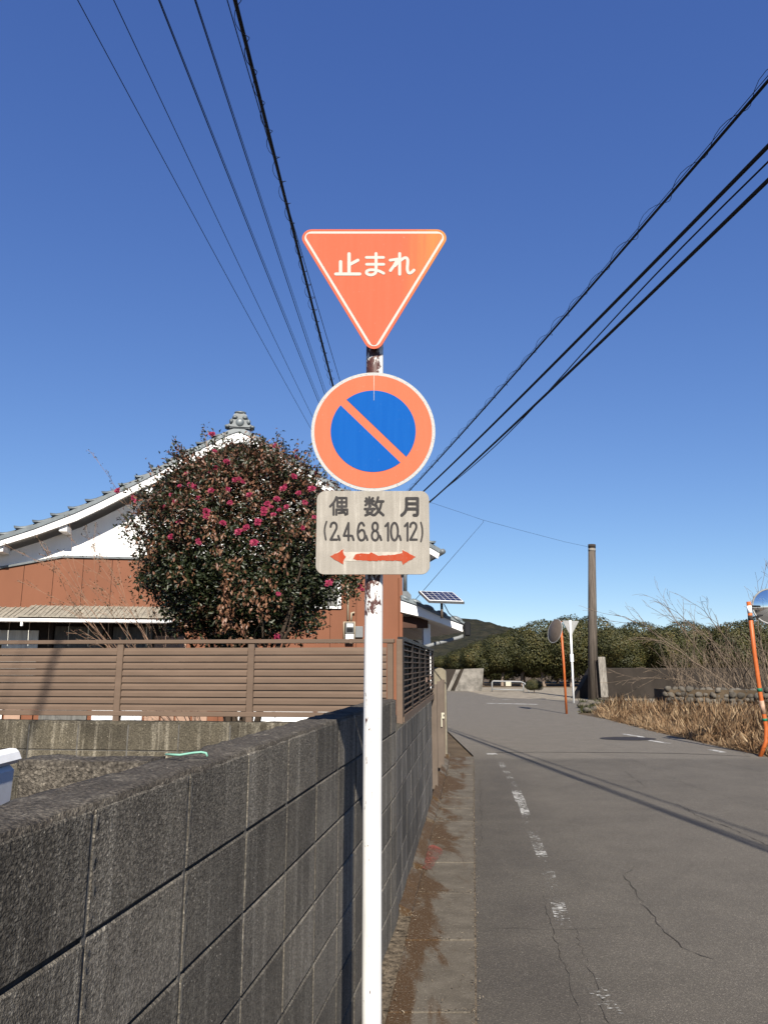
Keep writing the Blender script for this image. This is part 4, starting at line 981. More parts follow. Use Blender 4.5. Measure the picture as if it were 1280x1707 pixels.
MB().box((0, 0, 0), (0.11, 0.05, 0.24), basis(hr, hn, Vector((0, 0, 1)), hw_(g0[0] + 0.01, -0.165, g0[1] - 0.03))).build('gutter_end', 'black', house, bevel=0.02)
tubeh([(675, 925), (675, 986)], 0.036, 'galv', 'downpipe', 0.1)
q0, q1 = hp(668, 986, 0.05), hp(684, 1002, 0.05)
MB().prism([(q0[0], q1[1]), (q1[0], q1[1]), (q1[0], q1[1] + 0.10), (q1[0] - 0.06, q0[1]), (q0[0], q0[1])], lambda a, z: hw_(a, -0.02, z), lambda a, z: hw_(a, 0.22, z)).build('rain_hopper', 'flashing', house)
g1 = rt[-1]
MB().tube([hw_(g1[0] + 0.03, OV - 0.05, g1[1] - 0.03), hw_(g1[0] + 0.03, 7.9, g1[1] - 0.03)], 0.05, 10).build('eave_gutter', 'flashing', house, True)

# ================================================================== SOLAR PANEL on the entrance roof
DP = 12.45
c00, c10, c11, c01 = at(697.5, 984.5, DP + 0.42), at(757, 985.5, DP + 0.42), at(774, 1003, DP), at(715, 1001, DP)
ex = (c11 - c01).normalized(); ey = (c00 - c01); ey = (ey - ex * ey.dot(ex) * 0.0); en = ex.cross(ey).normalized()
solar = thing('solar_panel', 'small blue solar panel on a short post above the entrance roof', 'solar panel', (c01 + c11) / 2 - Vector((0, 0, 0.35)))
LX, LY = (c11 - c01).length, ey.length; eyn = ey.normalized()
def pv(u_, v_, w): return c01 + ex * (u_ * LX) + eyn * (v_ * LY) + en * w
def pbox(u0, u1, v0, v1, w0, w1): 
    return MB().add([pv(u, v, w) for w in (w0, w1) for v in (v0, v1) for u in (u0, u1)], [(0, 2, 3, 1), (4, 5, 7, 6), (0, 1, 5, 4), (2, 6, 7, 3), (0, 4, 6, 2), (1, 3, 7, 5)])
pbox(0.0, 1.0, 0.0, 1.0, -0.045, -0.004).build('frame', 'galv', solar); pbox(0.02, 0.98, 0.03, 0.97, -0.004, 0.0).build('backing', 'white_plastic', solar)
for i in range(6):
    for j in range(4):
        pbox(0.035 + i * 0.155 + 0.006, 0.035 + (i + 1) * 0.155 - 0.006, 0.06 + j * 0.22 + 0.012, 0.06 + (j + 1) * 0.22 - 0.012, 0.001, 0.003).build('solar_cell', 'solar_cell', solar)
pm = at(736, 1004, DP + 0.15)
zroof = hp(736, 1030, 0.0)[1]
MB().tube([pm, Vector((pm.x, pm.y, zroof - 0.05))], 0.022, 8).build('mounting_post', 'gate_metal', solar, True)
MB().tube([at(740, 1007, DP + 0.12), at(748, 1022, DP + 0.1), at(760, 1033, DP + 0.05), at(775, 1042, DP)], 0.008, 5).build('lead', 'black', solar)

# ================================================================== POLES AND WIRES
hid = at(617, 850, 30.0)
up0 = thing('utility_pole', 'tall concrete utility pole hidden behind the traffic sign plates', 'utility pole', (hid.x, 30, 0))
MB().tube([(hid.x, 30, z) for z in (-0.05, 4, 10.4)], [0.16, 0.14, 0.105], 16).build('pole', 'pole_concrete', up0, True)
for z in (7.35, 8.0): MB().box((hid.x, 30 - 0.14, z), (1.6, 0.08, 0.08)).build('crossarm', 'galv', up0)
def wire_path(A, B, y_end, c, n=60):
    out = []
    for i in range(n + 1):
        f = i / n; y = A.y + (y_end - A.y) * f; t = (y - A.y) / (B.y - A.y)
        out.append(Vector((A.x + (B.x - A.x) * t, y, A.z + (B.z - A.z) * t + c * (y - A.y) * (y - B.y))))
    return out
def by_z(px, py, z):
    rx, rz = ray(px, py); D = (z - EYE) / rz; return Vector((D * rx, D, z))
LW = [((595, 846), (130, 0), 0.005, 7.7, 'leftmost thin power wire crossing the sky'), ((596, 842), (190, 0), 0.005, 7.7, 'second thin power wire from the left in the sky'),
      ((605, 845), (265, 0), 0.0065, 7.7, 'third thin power wire from the left in the sky'), ((606, 842), (325, 0), 0.0065, 7.7, 'fourth thin power wire from the left, nearest the thick cable'),
      ((634, 850), (379, 0), 0.0055, 7.6, 'thin wire crossing behind the thick lashed cable on the left')]
for (pa_, pb_, r_, z_, lab) in LW:
    A = at(*pa_, 29.86); B = by_z(*pb_, z_)
    w = MB().tube(wire_path(A, B, -16, 0.0009), r_, 6).build('power_wire', 'cable', None, True); tag(w, lab, 'wire', 'overhead wires')
for (pa_, pb_, off, z_) in (((609, 846), (267, 0), 0.004, 7.75), ((610, 842), (327, 0), 0.004, 7.75)):
    A = at(*pa_, 29.86); B = by_z(*pb_, z_)
    w = MB().tube(wire_path(A, B, -16, 0.0009), off, 6).build('power_wire', 'cable', None, True)
    tag(w, 'fine companion wire close beside the %s power wire' % ('third' if pb_[0] < 300 else 'fourth'), 'wire', 'overhead wires')
def lashed(A, B, y_end, r, c, helix_r, pitch_, lab, rw=0.004, messenger=None, off=Vector((0, 0, 0))):
    path = wire_path(A, B, y_end, c, 90)
    root = thing('lashed_cable', lab, 'cable', path[0], 'overhead wires')
    MB().tube(path, r, 8).build('cable', 'cable', root, True)
    hel = []; L = 0
    for p, q in zip(path, path[1:]):
        d = q - p; n_ = max(2, int(d.length / (pitch_ / 10))); t = d.normalized(); u_ = t.cross(Vector((0, 0, 1))).normalized(); v_ = u_.cross(t)
        for i in range(n_):
            s_ = L + d.length * i / n_; ph = 2 * math.pi * s_ / pitch_ + 0.5 * math.sin(s_ * 1.3); hr_ = helix_r * (1 + 0.25 * math.sin(s_ * 2.1))
            hel.append(p + d * (i / n_) + off + (u_ * math.cos(ph) + v_ * math.sin(ph)) * hr_)
        L += d.length
    MB().tube(hel, rw, 4).build('lashing_wire', 'cable', root)
    if messenger: MB().tube([p + Vector(messenger) for p in path], rw * 1.2, 5).build('messenger_wire', 'cable', root)
lashed(at(614, 862, 29.86), by_z(392, 0, 7.5), -16, 0.020, 0.0009, 0.050, 0.42, 'thick black cable with spiral hangers on the left of the sky')
lashed(at(634, 868, 29.9), by_z(1280, 134, 7.0), -14, 0.016, 0.0009, 0.055, 0.75, 'uppermost black cable on the right with loose spiral lashing', 0.0035, (0.0, 0, 0.05), Vector((0, 0, 0.03)))
A, B = at(640, 878, 29.9), by_z(1280, 243, 6.2)
tag(MB().tube(wire_path(A, B, -14, 0.0009), 0.021, 8).build('telephone_cable', 'cable', None, True), 'plain thick black cable, middle one of the three on the right', 'cable', 'overhead wires')
A, B = at(645, 897, 29.9), by_z(1280, 300, 5.85)
path = wire_path(A, B, -14, 0.0009)
tc = thing('telephone_cable', 'lowest black cable on the right with a slack thin wire beside it', 'cable', path[0], 'overhead wires')
MB().tube(path, 0.020, 8).build('cable', 'cable', tc, True)
MB().tube([p + Vector((0.06 * math.sin(i * 0.35) - 0.03, 0, 0.09 * math.sin(i * 0.22 + 1))) for i, p in enumerate(path)], 0.009, 6).build('slack_wire', 'cable', tc, True)
# pole that ends the wires behind the camera
for (x, y, lab) in ((-4.1, -16.2, 'utility pole behind the camera that ends the left wires'), (13.2, -14.2, 'utility pole behind the camera that ends the right cables')):
    pz = thing('utility_pole', lab, 'utility pole', (x, y, 0)); MB().tube([(x, y, -0.05), (x, y, 10.5)], [0.16, 0.11], 12).build('pole', 'pole_concrete', pz, True)

# ---- right-hand old pole
b0 = gnd(988, 1166); DUP = b0.y
up = thing('utility_pole', 'short old pole cut off at the top beside the concrete wall', 'utility pole', b0)
t0 = at(986, 908, DUP)
MB().tube([b0 + Vector((0, 0, -0.05)), b0.lerp(t0, 0.5), t0], [0.235, 0.21, 0.175], 14).build('shaft', 'pole_concrete', up, True)
MB().tube([b0.lerp(t0, 0.978), b0.lerp(t0, 1.0) + Vector((0, 0, 0.01))], [0.185, 0.185], 14).build('cap_band', 'dark_wood', up, True)
MB().tube([b0.lerp(t0, 0.955), b0.lerp(t0, 0.972)], [0.184, 0.183], 14).build('wire_band', 'post_concrete', up, True)
A = at(640, 815, 29.9); J = at(805, 867, 32.0); B = t0 - Vector((0, 0, 0.15))
tag(MB().tube([A, at(722, 839, 31), at(770, 855, 31.5), J, at(860, 882, 33), at(940, 903, 34.5), B], 0.006, 5).build('span_wire', 'cable', None, True), 'very thin wire strung to the top of the old pole', 'wire', 'overhead wires')
sd = hp(692, 1000, 1.0)
tag(MB().tube([J, J - Vector((0, 0, 0.1)), hw_(sd[0], 1.0, sd[1])], 0.006, 5).build('service_wire', 'cable', None, True), 'thin drop wire running down to the entrance roof', 'wire', 'overhead wires')

# ================================================================== CONVEX MIRRORS AND SMALL SIGN
def curved_mirror(label, pts, D, cpx, rad, nrm, tapes=()):
    P = [at(x, y, D) for x, y in pts]; P[0].z = max(P[0].z, -0.03)
    t = thing('convex_mirror', label, 'traffic mirror', P[0], 'road mirrors')
    m = MB().tube(P, 0.040, 12).build('pole', 'orange', t, True)
    for (y0, y1, mat) in tapes:
        def onp(y):
            for a, b in zip(pts, pts[1:]):
                if min(a[1], b[1]) <= y <= max(a[1], b[1]): return at(a[0] + (b[0] - a[0]) * (y - a[1]) / (b[1] - a[1]), y, D)
        MB().tube([onp(y0), onp(y1)], 0.0425, 12).build('band', mat, t, True)
    c = at(*cpx, D); n_ = Vector(nrm).normalized(); u_ = n_.cross(Vector((0, 0, 1))).normalized(); v_ = u_.cross(n_)
    def dome(r, depth, off, nr=8, ns=40):
        vs = [c + n_ * (off + depth)]; fs = []
        for i in range(1, nr + 1):
            f = i / nr
            for k in range(ns): vs.append(c + (u_ * math.cos(2 * math.pi * k / ns) + v_ * math.sin(2 * math.pi * k / ns)) * r * f + n_ * (off + depth * (1 - f * f)))
        fs = [(0, 1 + k, 1 + (k + 1) % ns) for k in range(ns)] + [(1 + (i - 1) * ns + k, 1 + i * ns + k, 1 + i * ns + (k + 1) % ns, 1 + (i - 1) * ns + (k + 1) % ns) for i in range(1, nr) for k in range(ns)]
        return vs, fs
    MB().add(*dome(rad * 0.965, rad * 0.16, 0.004)).build('mirror_face', 'mirror', t, True)
    MB().add(*dome(rad * 0.985, -rad * 0.20, -0.006)).build('back_shell', 'gate_metal', t, True)
    ring = [c + (u_ * math.cos(2 * math.pi * k / 40) + v_ * math.sin(2 * math.pi * k / 40)) * rad for k in range(41)]
    MB().tube(ring, 0.016, 6, False).build('rim', 'sign_back', t, True)
    top = P[-1]
    br = MB(); br.tube([top - (top - P[-2]).normalized() * 0.08, c - n_ * rad * 0.17], 0.018, 6); br.tube([top - (top - P[-2]).normalized() * 0.30, c - n_ * rad * 0.17 - Vector((0, 0, 0.12))], 0.018, 6)
    br.build('bracket', 'black', t); return t
Dm = gnd(1268, 1261).y
curved_mirror('near orange-poled road mirror cut by the right edge, green tape on its pole', [(1266, 1262), (1276, 1236), (1276, 1212), (1266, 1155), (1256, 1085), (1247, 1003)], Dm, (1285, 1011), 0.325, (-0.25, -0.97, -0.02),
    ((1147, 1153, 'green_tape'), (1197.5, 1202, 'green_tape'), (1168, 1190, 'orange_pale'), (1010, 1022, 'white_paint'), (1026, 1034, 'dark_wood')))
Dl = gnd(943, 1190).y
curved_mirror('far orange-poled road mirror seen from behind at the junction', [(944, 1190), (939.5, 1110), (934, 1036)], Dl, (924.5, 1052), 0.41, (0.92, 0.36, -0.22))
b1 = gnd(956, 1172); D1 = b1.y
ys = thing('give_way_sign', 'small inverted triangle sign seen from behind on a white pole', 'traffic sign', b1)
MB().tube([b1 - Vector((0, 0, 0.05)), at(950, 1034, D1)], 0.045, 10).build('pole', 'white_paint', ys, True)
p0, p1, p2 = at(937.5, 1034, D1 - 0.06), at(965.5, 1035, D1 - 0.06), at(952, 1061, D1 - 0.06)
def tri3(o): return [(q.x, q.y + o, q.z) for q in (p0, p1, p2)]
MB().add(tri3(0.10) + tri3(0.13), [(0, 1, 2), (5, 4, 3), (0, 3, 4, 1), (1, 4, 5, 2), (2, 5, 3, 0)]).build('plate', 'sign_back', ys, bevel=0.004)
q = at(952.5, 1097, D1); MB().box(q, (0.13, 0.13, 0.34)).build('clamp_box', 'white_paint', ys, bevel=0.01)

# ================================================================== WALLS, STONES AND BARRIER FURTHER OFF
DW = DUP + 1.2
cw = thing('concrete_wall', 'dark stained concrete wall with a sloping end behind the old pole', 'wall', gnd(1050, 1166))
ztw = at(1050, 1113.5, DW).z
xa, xb, xc = at(986, 1113, DW).x, at(957, 1168, DW).x, at(1330, 1113, DW).x
MB().prism([(xb, -0.05), (xa, ztw), (xc, ztw), (xc, -0.05)], lambda x, z: (x, DW, z), lambda x, z: (x, DW + 0.8, z)).build('body', 'old_concrete', cw, bevel=0.03)
ps = thing('concrete_post', 'leaning pale weathered post close beside the old pole', 'post', gnd(1005, 1168))
D5 = DUP - 0.6
MB().add([at(x, y, D5 + d) for d in (0, 0.3) for x, y in ((1001.5, 1163), (1014, 1163), (1008, 1095), (996, 1095))], [(0, 1, 2, 3), (7, 6, 5, 4), (0, 4, 5, 1), (1, 5, 6, 2), (2, 6, 7, 3), (3, 7, 4, 0)]).build('shaft', 'post_concrete', ps, bevel=0.02)
MB().add([at(x, y, D5 + d) for d in (0.31, 0.36) for x, y in ((994, 1163), (1003, 1163), (999, 1100), (991, 1100))], [(0, 1, 2, 3), (7, 6, 5, 4), (0, 4, 5, 1), (1, 5, 6, 2), (2, 6, 7, 3), (3, 7, 4, 0)]).build('side_board', 'dark_wood', ps)
# rubble stones
def stone_mesh(seed):
    bm = bmesh.new(); bmesh.ops.create_icosphere(bm, subdivisions=2, radius=1.0); rr = random.Random(seed); off = Vector((rr.random() * 50,) * 3)
    for v in bm.verts: v.co *= 1 + 0.28 * mnoise.noise(v.co * 1.1 + off); v.co.z *= 0.85
    me = bpy.data.meshes.new('stone'); bm.to_mesh(me); bm.free(); me.shade_smooth(); me.materials.append(MAT['stone']); return me
SM = [stone_mesh(i) for i in range(6)]
def stone(parent, p, s_, nm='stone', sc=(1, 1, 1)):
    return place(nm, random.choice(SM), parent, Matrix.Translation(p) @ Euler((random.uniform(-0.5, 0.5), random.uniform(-0.4, 0.4), random.uniform(0, 6.28))).to_matrix().to_4x4() @ Matrix.Diagonal((s_ * sc[0], s_ * sc[1], s_ * sc[2], 1)))
s0 = gnd(1112, 1187); s1 = gnd(1330, 1192)
sw = thing('stone_wall', 'low rubble wall of rounded stones under the bare bush', 'wall', s0.lerp(s1, 0.5))
hgt = at(1150, 1146, s0.y).z
Lw = (s1 - s0).length; rows = 5
for r_ in range(rows):
    x = 0.02 + (0.0 if r_ % 2 else 0.12)
    while x < Lw:
        sz = random.uniform(0.095, 0.150)
        p = s0.lerp(s1, min(1, x / Lw)) + Vector((0, random.uniform(-0.05, 0.08) + 0.06 * r_, 0.08 + r_ * hgt / rows * 1.0 + random.uniform(-0.03, 0.03)))
        stone(sw, p, sz, 'stone', (1.15, 1, 0.95)); x += sz * 1.85
MB().prism([(0, -0.05), (0, hgt * 0.92), (Lw, hgt * 0.92), (Lw, -0.05)], lambda x, z: tuple(s0.lerp(s1, x / Lw) + Vector((0, 0.14, z))), lambda x, z: tuple(s0.lerp(s1, x / Lw) + Vector((0, 1.2, z)))).build('earth_fill', 'soil', sw)
for i, (px, py, s_) in enumerate(((972, 1180, 0.20), (985, 1177, 0.22), (996, 1178, 0.18), (1006, 1181, 0.17), (978, 1187, 0.14), (994, 1187, 0.20), (1012, 1176, 0.2))):
    g = gnd(px, py)
    o = place('rock', SM[i % 6], None, Matrix.Translation((g.x, g.y, s_ * 0.45)) @ Matrix.Rotation(i * 1.3, 4, 'Z') @ Matrix.Diagonal((s_ * 1.3, s_, s_ * 0.8, 1)))
    tag(o, ['mossy dark rock at the left foot of the old pole', 'dark rock directly in front of the old pole', 'dark rock between the old pole and the leaning post', 'rock in front of the leaning pale post',
            'small rock nearest the far mirror pole', 'pale rounded rock at the edge of the dry grass', 'rock to the right of the leaning pale post'][i], 'rock', 'rocks around the old pole')
random.seed(77)
n = 900; g = [gnd(random.uniform(966, 1020), random.uniform(1170, 1188)) for _ in range(n)]
wd = place('weeds', leaves('weeds', np.array([(p.x, p.y, -0.02) for p in g]), np.array([0, 0, 1.0]) + RNG.normal(0, 0.6, (n, 3)), rdir(n), RNG.uniform(0.08, 0.26, n), RNG.uniform(0.02, 0.05, n), RNG.random(n) * 0.6, 'far_leaf'))
tag(wd, 'dark green weeds around the foot of the old pole', 'weeds', kind='stuff')
# concrete retaining walls far left of the road end
rw = thing('retaining_wall', 'pale sloping concrete retaining wall at the far end of the road', 'wall', gnd(775, 1152))
Dr = gnd(775, 1152).y
def rwp(pts, d0, d1, mat, nm):
    MB().add([at(x, y, Dr + d0) for x, y in pts] + [at(x, y, Dr + d1) for x, y in pts], [tuple(range(len(pts))), tuple(range(2 * len(pts) - 1, len(pts) - 1, -1))] + [((i + 1) % len(pts), i, len(pts) + i, len(pts) + (i + 1) % len(pts)) for i in range(len(pts))]).build(nm, mat, rw)
rwp([(757, 1154), (785, 1154), (803, 1152), (806, 1114), (773, 1115)], 0.0, 1.5, 'pale_concrete', 'face_slab')
rwp([(715, 1152), (757, 1152), (773, 1115.5), (715, 1115.5)], 0.7, 2.0, 'old_concrete', 'recessed_slab')
rwp([(744, 1153), (750, 1153), (767, 1116.2), (760, 1116.2)], 0.4, 0.72, 'pale_concrete', 'buttress')
# tubular barrier
Db = gnd(850, 1153).y
ba = thing('pipe_barrier', 'white tubular barrier with a small sign across the gravel entrance', 'barrier', gnd(850, 1153))
MB().tube([at(820, 1154, Db), at(820, 1137, Db), at(822, 1135.3, Db), at(868, 1136.5, Db), at(874, 1139, Db - 0.1), at(881.5, 1153.5, Db - 0.3)], 0.045, 8).build('frame', 'sign_back', ba, True)
MB().tube([at(872, 1153, Db), at(872, 1137.5, Db)], 0.04, 8).build('upright', 'sign_back', ba, True); MB().tube([at(821, 1149, Db), at(872, 1150.5, Db)], 0.035, 8).build('lower_rail', 'sign_back', ba, True)
MB().box(at(847, 1140, Db - 0.06), (0.34, 0.02, 0.26)).build('notice_board', 'lock', ba)

# ================================================================== YARD THINGS
wb = at(5, 1310, 3.05)
bn = thing('storage_bin', 'white plastic bin with a domed lid behind the foreground wall', 'bin', (wb.x - 0.30, 3.05, 0))
bx0, bx1 = wb.x - 0.62, at(33, 1290, 3.4).x; by0, by1 = 2.86, 3.40
zl = at(20, 1304, 2.86).z
bm_ = MB().prism([(bx0 + 0.04, 0.0), (bx1 - 0.05, 0.0), (bx1, zl), (bx0, zl)], lambda x, z: (x, by0 + 0.03, z), lambda x, z: (x, by1 - 0.03, z)).build('tub', 'white_plastic', bn, bevel=0.02)
ztl = at(10, 1277, 3.40).z
pol = [(bx0 - 0.02, zl + 0.004), (bx1 + 0.012, zl + 0.004), (bx1 + 0.012, zl + 0.04), (bx1 - 0.03, zl + 0.075), (bx1 - 0.16, ztl), (bx0 + 0.14, ztl), (bx0 + 0.01, zl + 0.075), (bx0 - 0.02, zl + 0.04)]
ld = MB().prism(pol, lambda x, z: (x, by0, z), lambda x, z: (x, by1, z)).build('lid', 'white_plastic', bn, bevel=0.018)
MB().tube([(bx1 - 0.18, by0 - 0.004, ztl - 0.01), (bx1 - 0.05, by0 - 0.006, zl + 0.05), (bx1 + 0.01, by0 - 0.006, zl + 0.048)], 0.003, 5).build('lid_seam', 'black', ld)
gwp = [at(x, y, d) for x, y, d in ((277, 1257.5, 1.86), (300, 1258.5, 1.84), (322, 1255, 1.86), (336, 1253.8, 1.87), (344, 1255.5, 1.86), (346, 1261, 1.86))]
gwp = [Vector((p.x, p.y, max(p.z, ZT1 + 0.012))) for p in gwp]
tag(MB().tube(gwp, 0.0028, 6).build('plastic_wire', 'green_wire', None, True), 'short pale green wire lying on top of the foreground wall', 'wire')

# ================================================================== VEGETATION
def branch(m, p, d, L, r, depth, spread=0.5, up=0.12, nseg=5, kids=3, tips=None, wob=0.16, rmin=0.0025, sides=5, kl=0.57):
    pts = [Vector(p)]; rs = [r]; d = Vector(d).normalized()
    for i in range(nseg):
        d = (d + Vector((random.gauss(0, wob), random.gauss(0, wob), random.gauss(0, wob) + up))).normalized()
        pts.append(pts[-1] + d * L / nseg); rs.append(max(rmin, r * (1 - 0.62 * (i + 1) / nseg)))
        if depth > 0 and i >= 1:
            for _ in range(kids if i > 1 else 1):
                if random.random() < 0.62:
                    a = Vector((random.gauss(0, 1), random.gauss(0, 1), random.gauss(0, 1))).normalized(); nd = (d + (a - d * a.dot(d)) * spread * random.uniform(0.6, 1.5)).normalized()
                    branch(m, pts[-1], nd, L * kl * random.uniform(0.74, 1.26), rs[-1] * 0.72, depth - 1, spread, up, max(3, nseg - 1), max(1, kids - 1), tips, wob, rmin, max(3, sides - 1), kl)
    m.tube(pts, rs, sides, False)
    if tips is not None: tips.append((pts[-1], d))

# ---- the camellia
def camellia():
    D = 7.8; c = at(400, 915, D); rx = 186 / FPX * D; rz_ = 184 / FPX * D
    root = thing('camellia_tree', 'rounded camellia tree with pink flowers and browned petals behind the fence', 'tree', (c.x + 0.05, D, 0))
    tm = MB(); random.seed(11); tips = []
    for k in range(5):
        a = k * 1.26; branch(tm, (c.x + 0.05 + 0.06 * math.cos(a), D + 0.06 * math.sin(a), 0.0), (0.22 * math.cos(a), 0.22 * math.sin(a), 1), 2.3, 0.05, 2, 0.5, 0.06, 6, 2, tips, 0.10, 0.004, 5, 0.36)
    tm.build('trunk', 'bark_dark', root, True)
    # twig ends spread through a lobed volume
    nC = 2500; dirs = rdir(nC); u_ = RNG.random(nC)
    lob = np.array([0.87 + 0.30 * mnoise.noise(Vector(d) * 2.3 + Vector((3, 1, 7))) + 0.22 * mnoise.noise(Vector(d) * 5.5) for d in dirs])
    rad = lob * np.where(u_ < 0.72, RNG.uniform(0.86, 1.04, nC), RNG.uniform(0.45, 0.9, nC))
    P = np.stack([dirs[:, 0] * rx, dirs[:, 1] * rx * 0.92, dirs[:, 2] * rz_], 1) * rad[:, None] + np.array([c.x, D, c.z])
    hz_ = np.clip((P[:, 2] - c.z) / rz_, 0, 1.2); P[:, 0] = c.x + (P[:, 0] - c.x) * (1 - 0.20 * hz_ ** 1.6) - 0.03 * hz_; P[:, 1] = D + (P[:, 1] - D) * (1 - 0.20 * hz_ ** 1.6)
    low = P[:, 2] < c.z - 0.45 * rz_
    P[low, 0] = c.x + (P[low, 0] - c.x) * 0.92
    ex_ = np.array([[at(575, 965, D).x, D, at(575, 965, D).z], [at(585, 935, D).x, D + 0.2, at(585, 935, D).z], [at(560, 985, D).x, D - 0.2, at(560, 985, D).z]])
    E = np.repeat(ex_, 14, 0) + RNG.normal(0, 0.10, (42, 3)); P = np.vstack([P, E])
    # tall sprigs over the top
    spr = [(293, 735), (340, 712), (352, 722), (437, 735), (465, 722), (470, 735), (496, 742), (415, 748), (375, 728), (250, 775), (210, 812), (520, 745), (312, 752), (540, 770), (505, 760), (228, 800)]
    spr += [(400 + 190 * math.cos(a) * random.uniform(0.9, 1.04), 915 - 184 * math.sin(a) * random.uniform(0.9, 1.04)) for a in np.linspace(0.12, math.pi + 0.1, 32)]
    spr = [(400 + (px - 400) * (1 - 0.20 * max(0, (915 - py) / 184) ** 1.6), py) if k >= 16 else (px, py) for k, (px, py) in enumerate(spr)]
    S = []; SD = []
    for px, py in spr:
        b = at(px, py, D + random.uniform(-0.5, 0.5)); cc_ = Vector((c.x + (b.x - c.x) * 0.82, b.y, b.z - 0.34))
        for k in range(9):
            f = k / 8; q = cc_.lerp(b, f); S.append(q); SD.append((b - cc_).normalized())
    cen = []; ax = []; rn = []; L_ = []
    base = np.array([c.x, D, c.z])
    for p in P:
        k = int(RNG.integers(20, 34)); out = (p - base) / np.array([rx, rx, rz_]); hgt = out[2]
        out = out / max(np.linalg.norm(out), 1e-6)
        cen.append(p + RNG.normal(0, 0.062, (k, 3))); ax.append(out * 0.5 + np.array([0, 0, 0.15]) + RNG.normal(0, 0.75, (k, 3)))
        brown = 0.14 + 0.46 * min(1, max(0, (hgt + 0.25) / 0.6))
        brown = brown + 0.30 * mnoise.noise(Vector(p) * 2.2)
        b_ = RNG.random(k) < brown
        rn.append(np.where(b_, RNG.uniform(0.42, 0.95, k), RNG.uniform(0, 0.38, k))); L_.append(RNG.uniform(0.032, 0.058, k))
    for p, d in zip(S, SD):
        k = 6; cen.append(np.array(p) + RNG.normal(0, 0.022, (k, 3))); ax.append(np.array(d) * 0.6 + RNG.normal(0, 0.6, (k, 3))); rn.append(RNG.uniform(0.05, 0.66, k)); L_.append(RNG.uniform(0.03, 0.055, k))
    # hanging bunches of withered petals
    for px, py, n_ in ((262, 905, 60), (300, 860, 60), (345, 870, 70), (375, 920, 60), (395, 955, 70), (420, 985, 70), (388, 1000, 60), (300, 940, 40), (455, 905, 40), (500, 850, 40), (360, 800, 60), (420, 800, 50), (460, 960, 30), (395, 1045, 60), (400, 1020, 50)):
        for tries in range(3):
            q = at(px + random.uniform(-22, 22), py + random.uniform(-18, 18), D - 0.92 * rx * math.sqrt(max(0.1, 1 - ((px - 400) / 190) ** 2 - ((py - 915) / 188) ** 2)))
            k = n_ // 3; t = RNG.random(k)
            cen.append(np.array(q) + np.stack([RNG.normal(0, 0.03, k), RNG.normal(0, 0.03, k), -0.22 * t], 1)); ax.append(np.array([0, 0, -1.0]) + RNG.normal(0, 0.5, (k, 3))); rn.append(RNG.uniform(0.80, 1.0, k)); L_.append(RNG.uniform(0.03, 0.055, k))
    cen = np.vstack(cen); ax = np.vstack(ax); rn = np.concatenate(rn); L_ = np.concatenate(L_); n = len(cen)
    nr = unit(cen - base) * 0.6 + np.array([0, -0.2, 0.5]) + 0.75 * rdir(n)
    o = place('crown', leaves('crown', cen, ax, nr, L_, L_ * RNG.uniform(0.42, 0.58, n), rn, 'camellia_leaf'), root); o['kind'] = 'stuff'
    # sprig stems
    for i in range(0, len(S), 9): MB().tube([S[i] - SD[i] * 0.3, S[i + 4], S[i + 8]], [0.006, 0.004, 0.002], 4).build('sprig', 'twig', root)
    # flowers
    fm = []
    for s_ in range(3):
        cs_, as_, ns_, ls_, rs_ = [], [], [], [], []
        for ring, (cnt, tilt, L0) in enumerate(((9, 0.25, 0.050), (8, 0.75, 0.042), (6, 1.5, 0.030))):
            for k in range(cnt):
                a = 2 * math.pi * (k + 0.5 * ring) / cnt + random.uniform(-0.2, 0.2); d = np.array([math.cos(a), math.sin(a), tilt * random.uniform(0.6, 1.3)])
                cs_.append(d * 0.004); as_.append(d); ns_.append([-math.cos(a) * tilt, -math.sin(a) * tilt, 1.0]); ls_.append(L0 * random.uniform(0.8, 1.2)); rs_.append(random.random() * (0.5 + 0.5 * (s_ == 1)))
        fm.append(leaves('flower', np.array(cs_), np.array(as_, float), np.array(ns_, float), np.array(ls_), np.array(ls_) * 0.85, np.array(rs_), 'petal', 0.18))
    fl = [(354, 724), (358, 752), (360, 780), (460, 744), (494, 752), (494, 762), (300, 810), (228, 836), (223, 830), (197, 818), (318, 808), (292, 836), (297, 844), (286, 825), (344, 853), (345, 861), (353, 818), (399, 798), (406, 803), (392, 800), (380, 815),
          (446, 840), (452, 845), (440, 850), (466, 850), (456, 858), (440, 856), (476, 810), (472, 815), (490, 794), (498, 822), (478, 845), (526, 788), (412, 878), (398, 887), (409, 880), (332, 905), (330, 900), (505, 880), (300, 870), (548, 972), (553, 968),
          (545, 975), (464, 990), (600, 978), (604, 983), (524, 862), (330, 830), (325, 812), (272, 845), (310, 790), (384, 838), (416, 825), (430, 870), (285, 895), (520, 815), (350, 790), (462, 832), (508, 838), (540, 905), (378, 770), (424, 905), (462, 1062), (372, 872)]
    for i, (px, py) in enumerate(fl):
        e = 1 - ((px - 400) / 190) ** 2 - ((py - 915) / 190) ** 2
        q = at(px, py, D - (0.93 * rx * math.sqrt(e) if e > 0.02 else 0.05))
        dq = Vector((random.uniform(-0.6, 0.6), -1, random.uniform(-0.1, 0.7))).normalized()
        place('flower', fm[i % 3], root, Matrix.Translation(q) @ dq.to_track_quat('Z', 'Y').to_matrix().to_4x4() @ Matrix.Scale(random.uniform(0.42, 0.80), 4))
camellia()

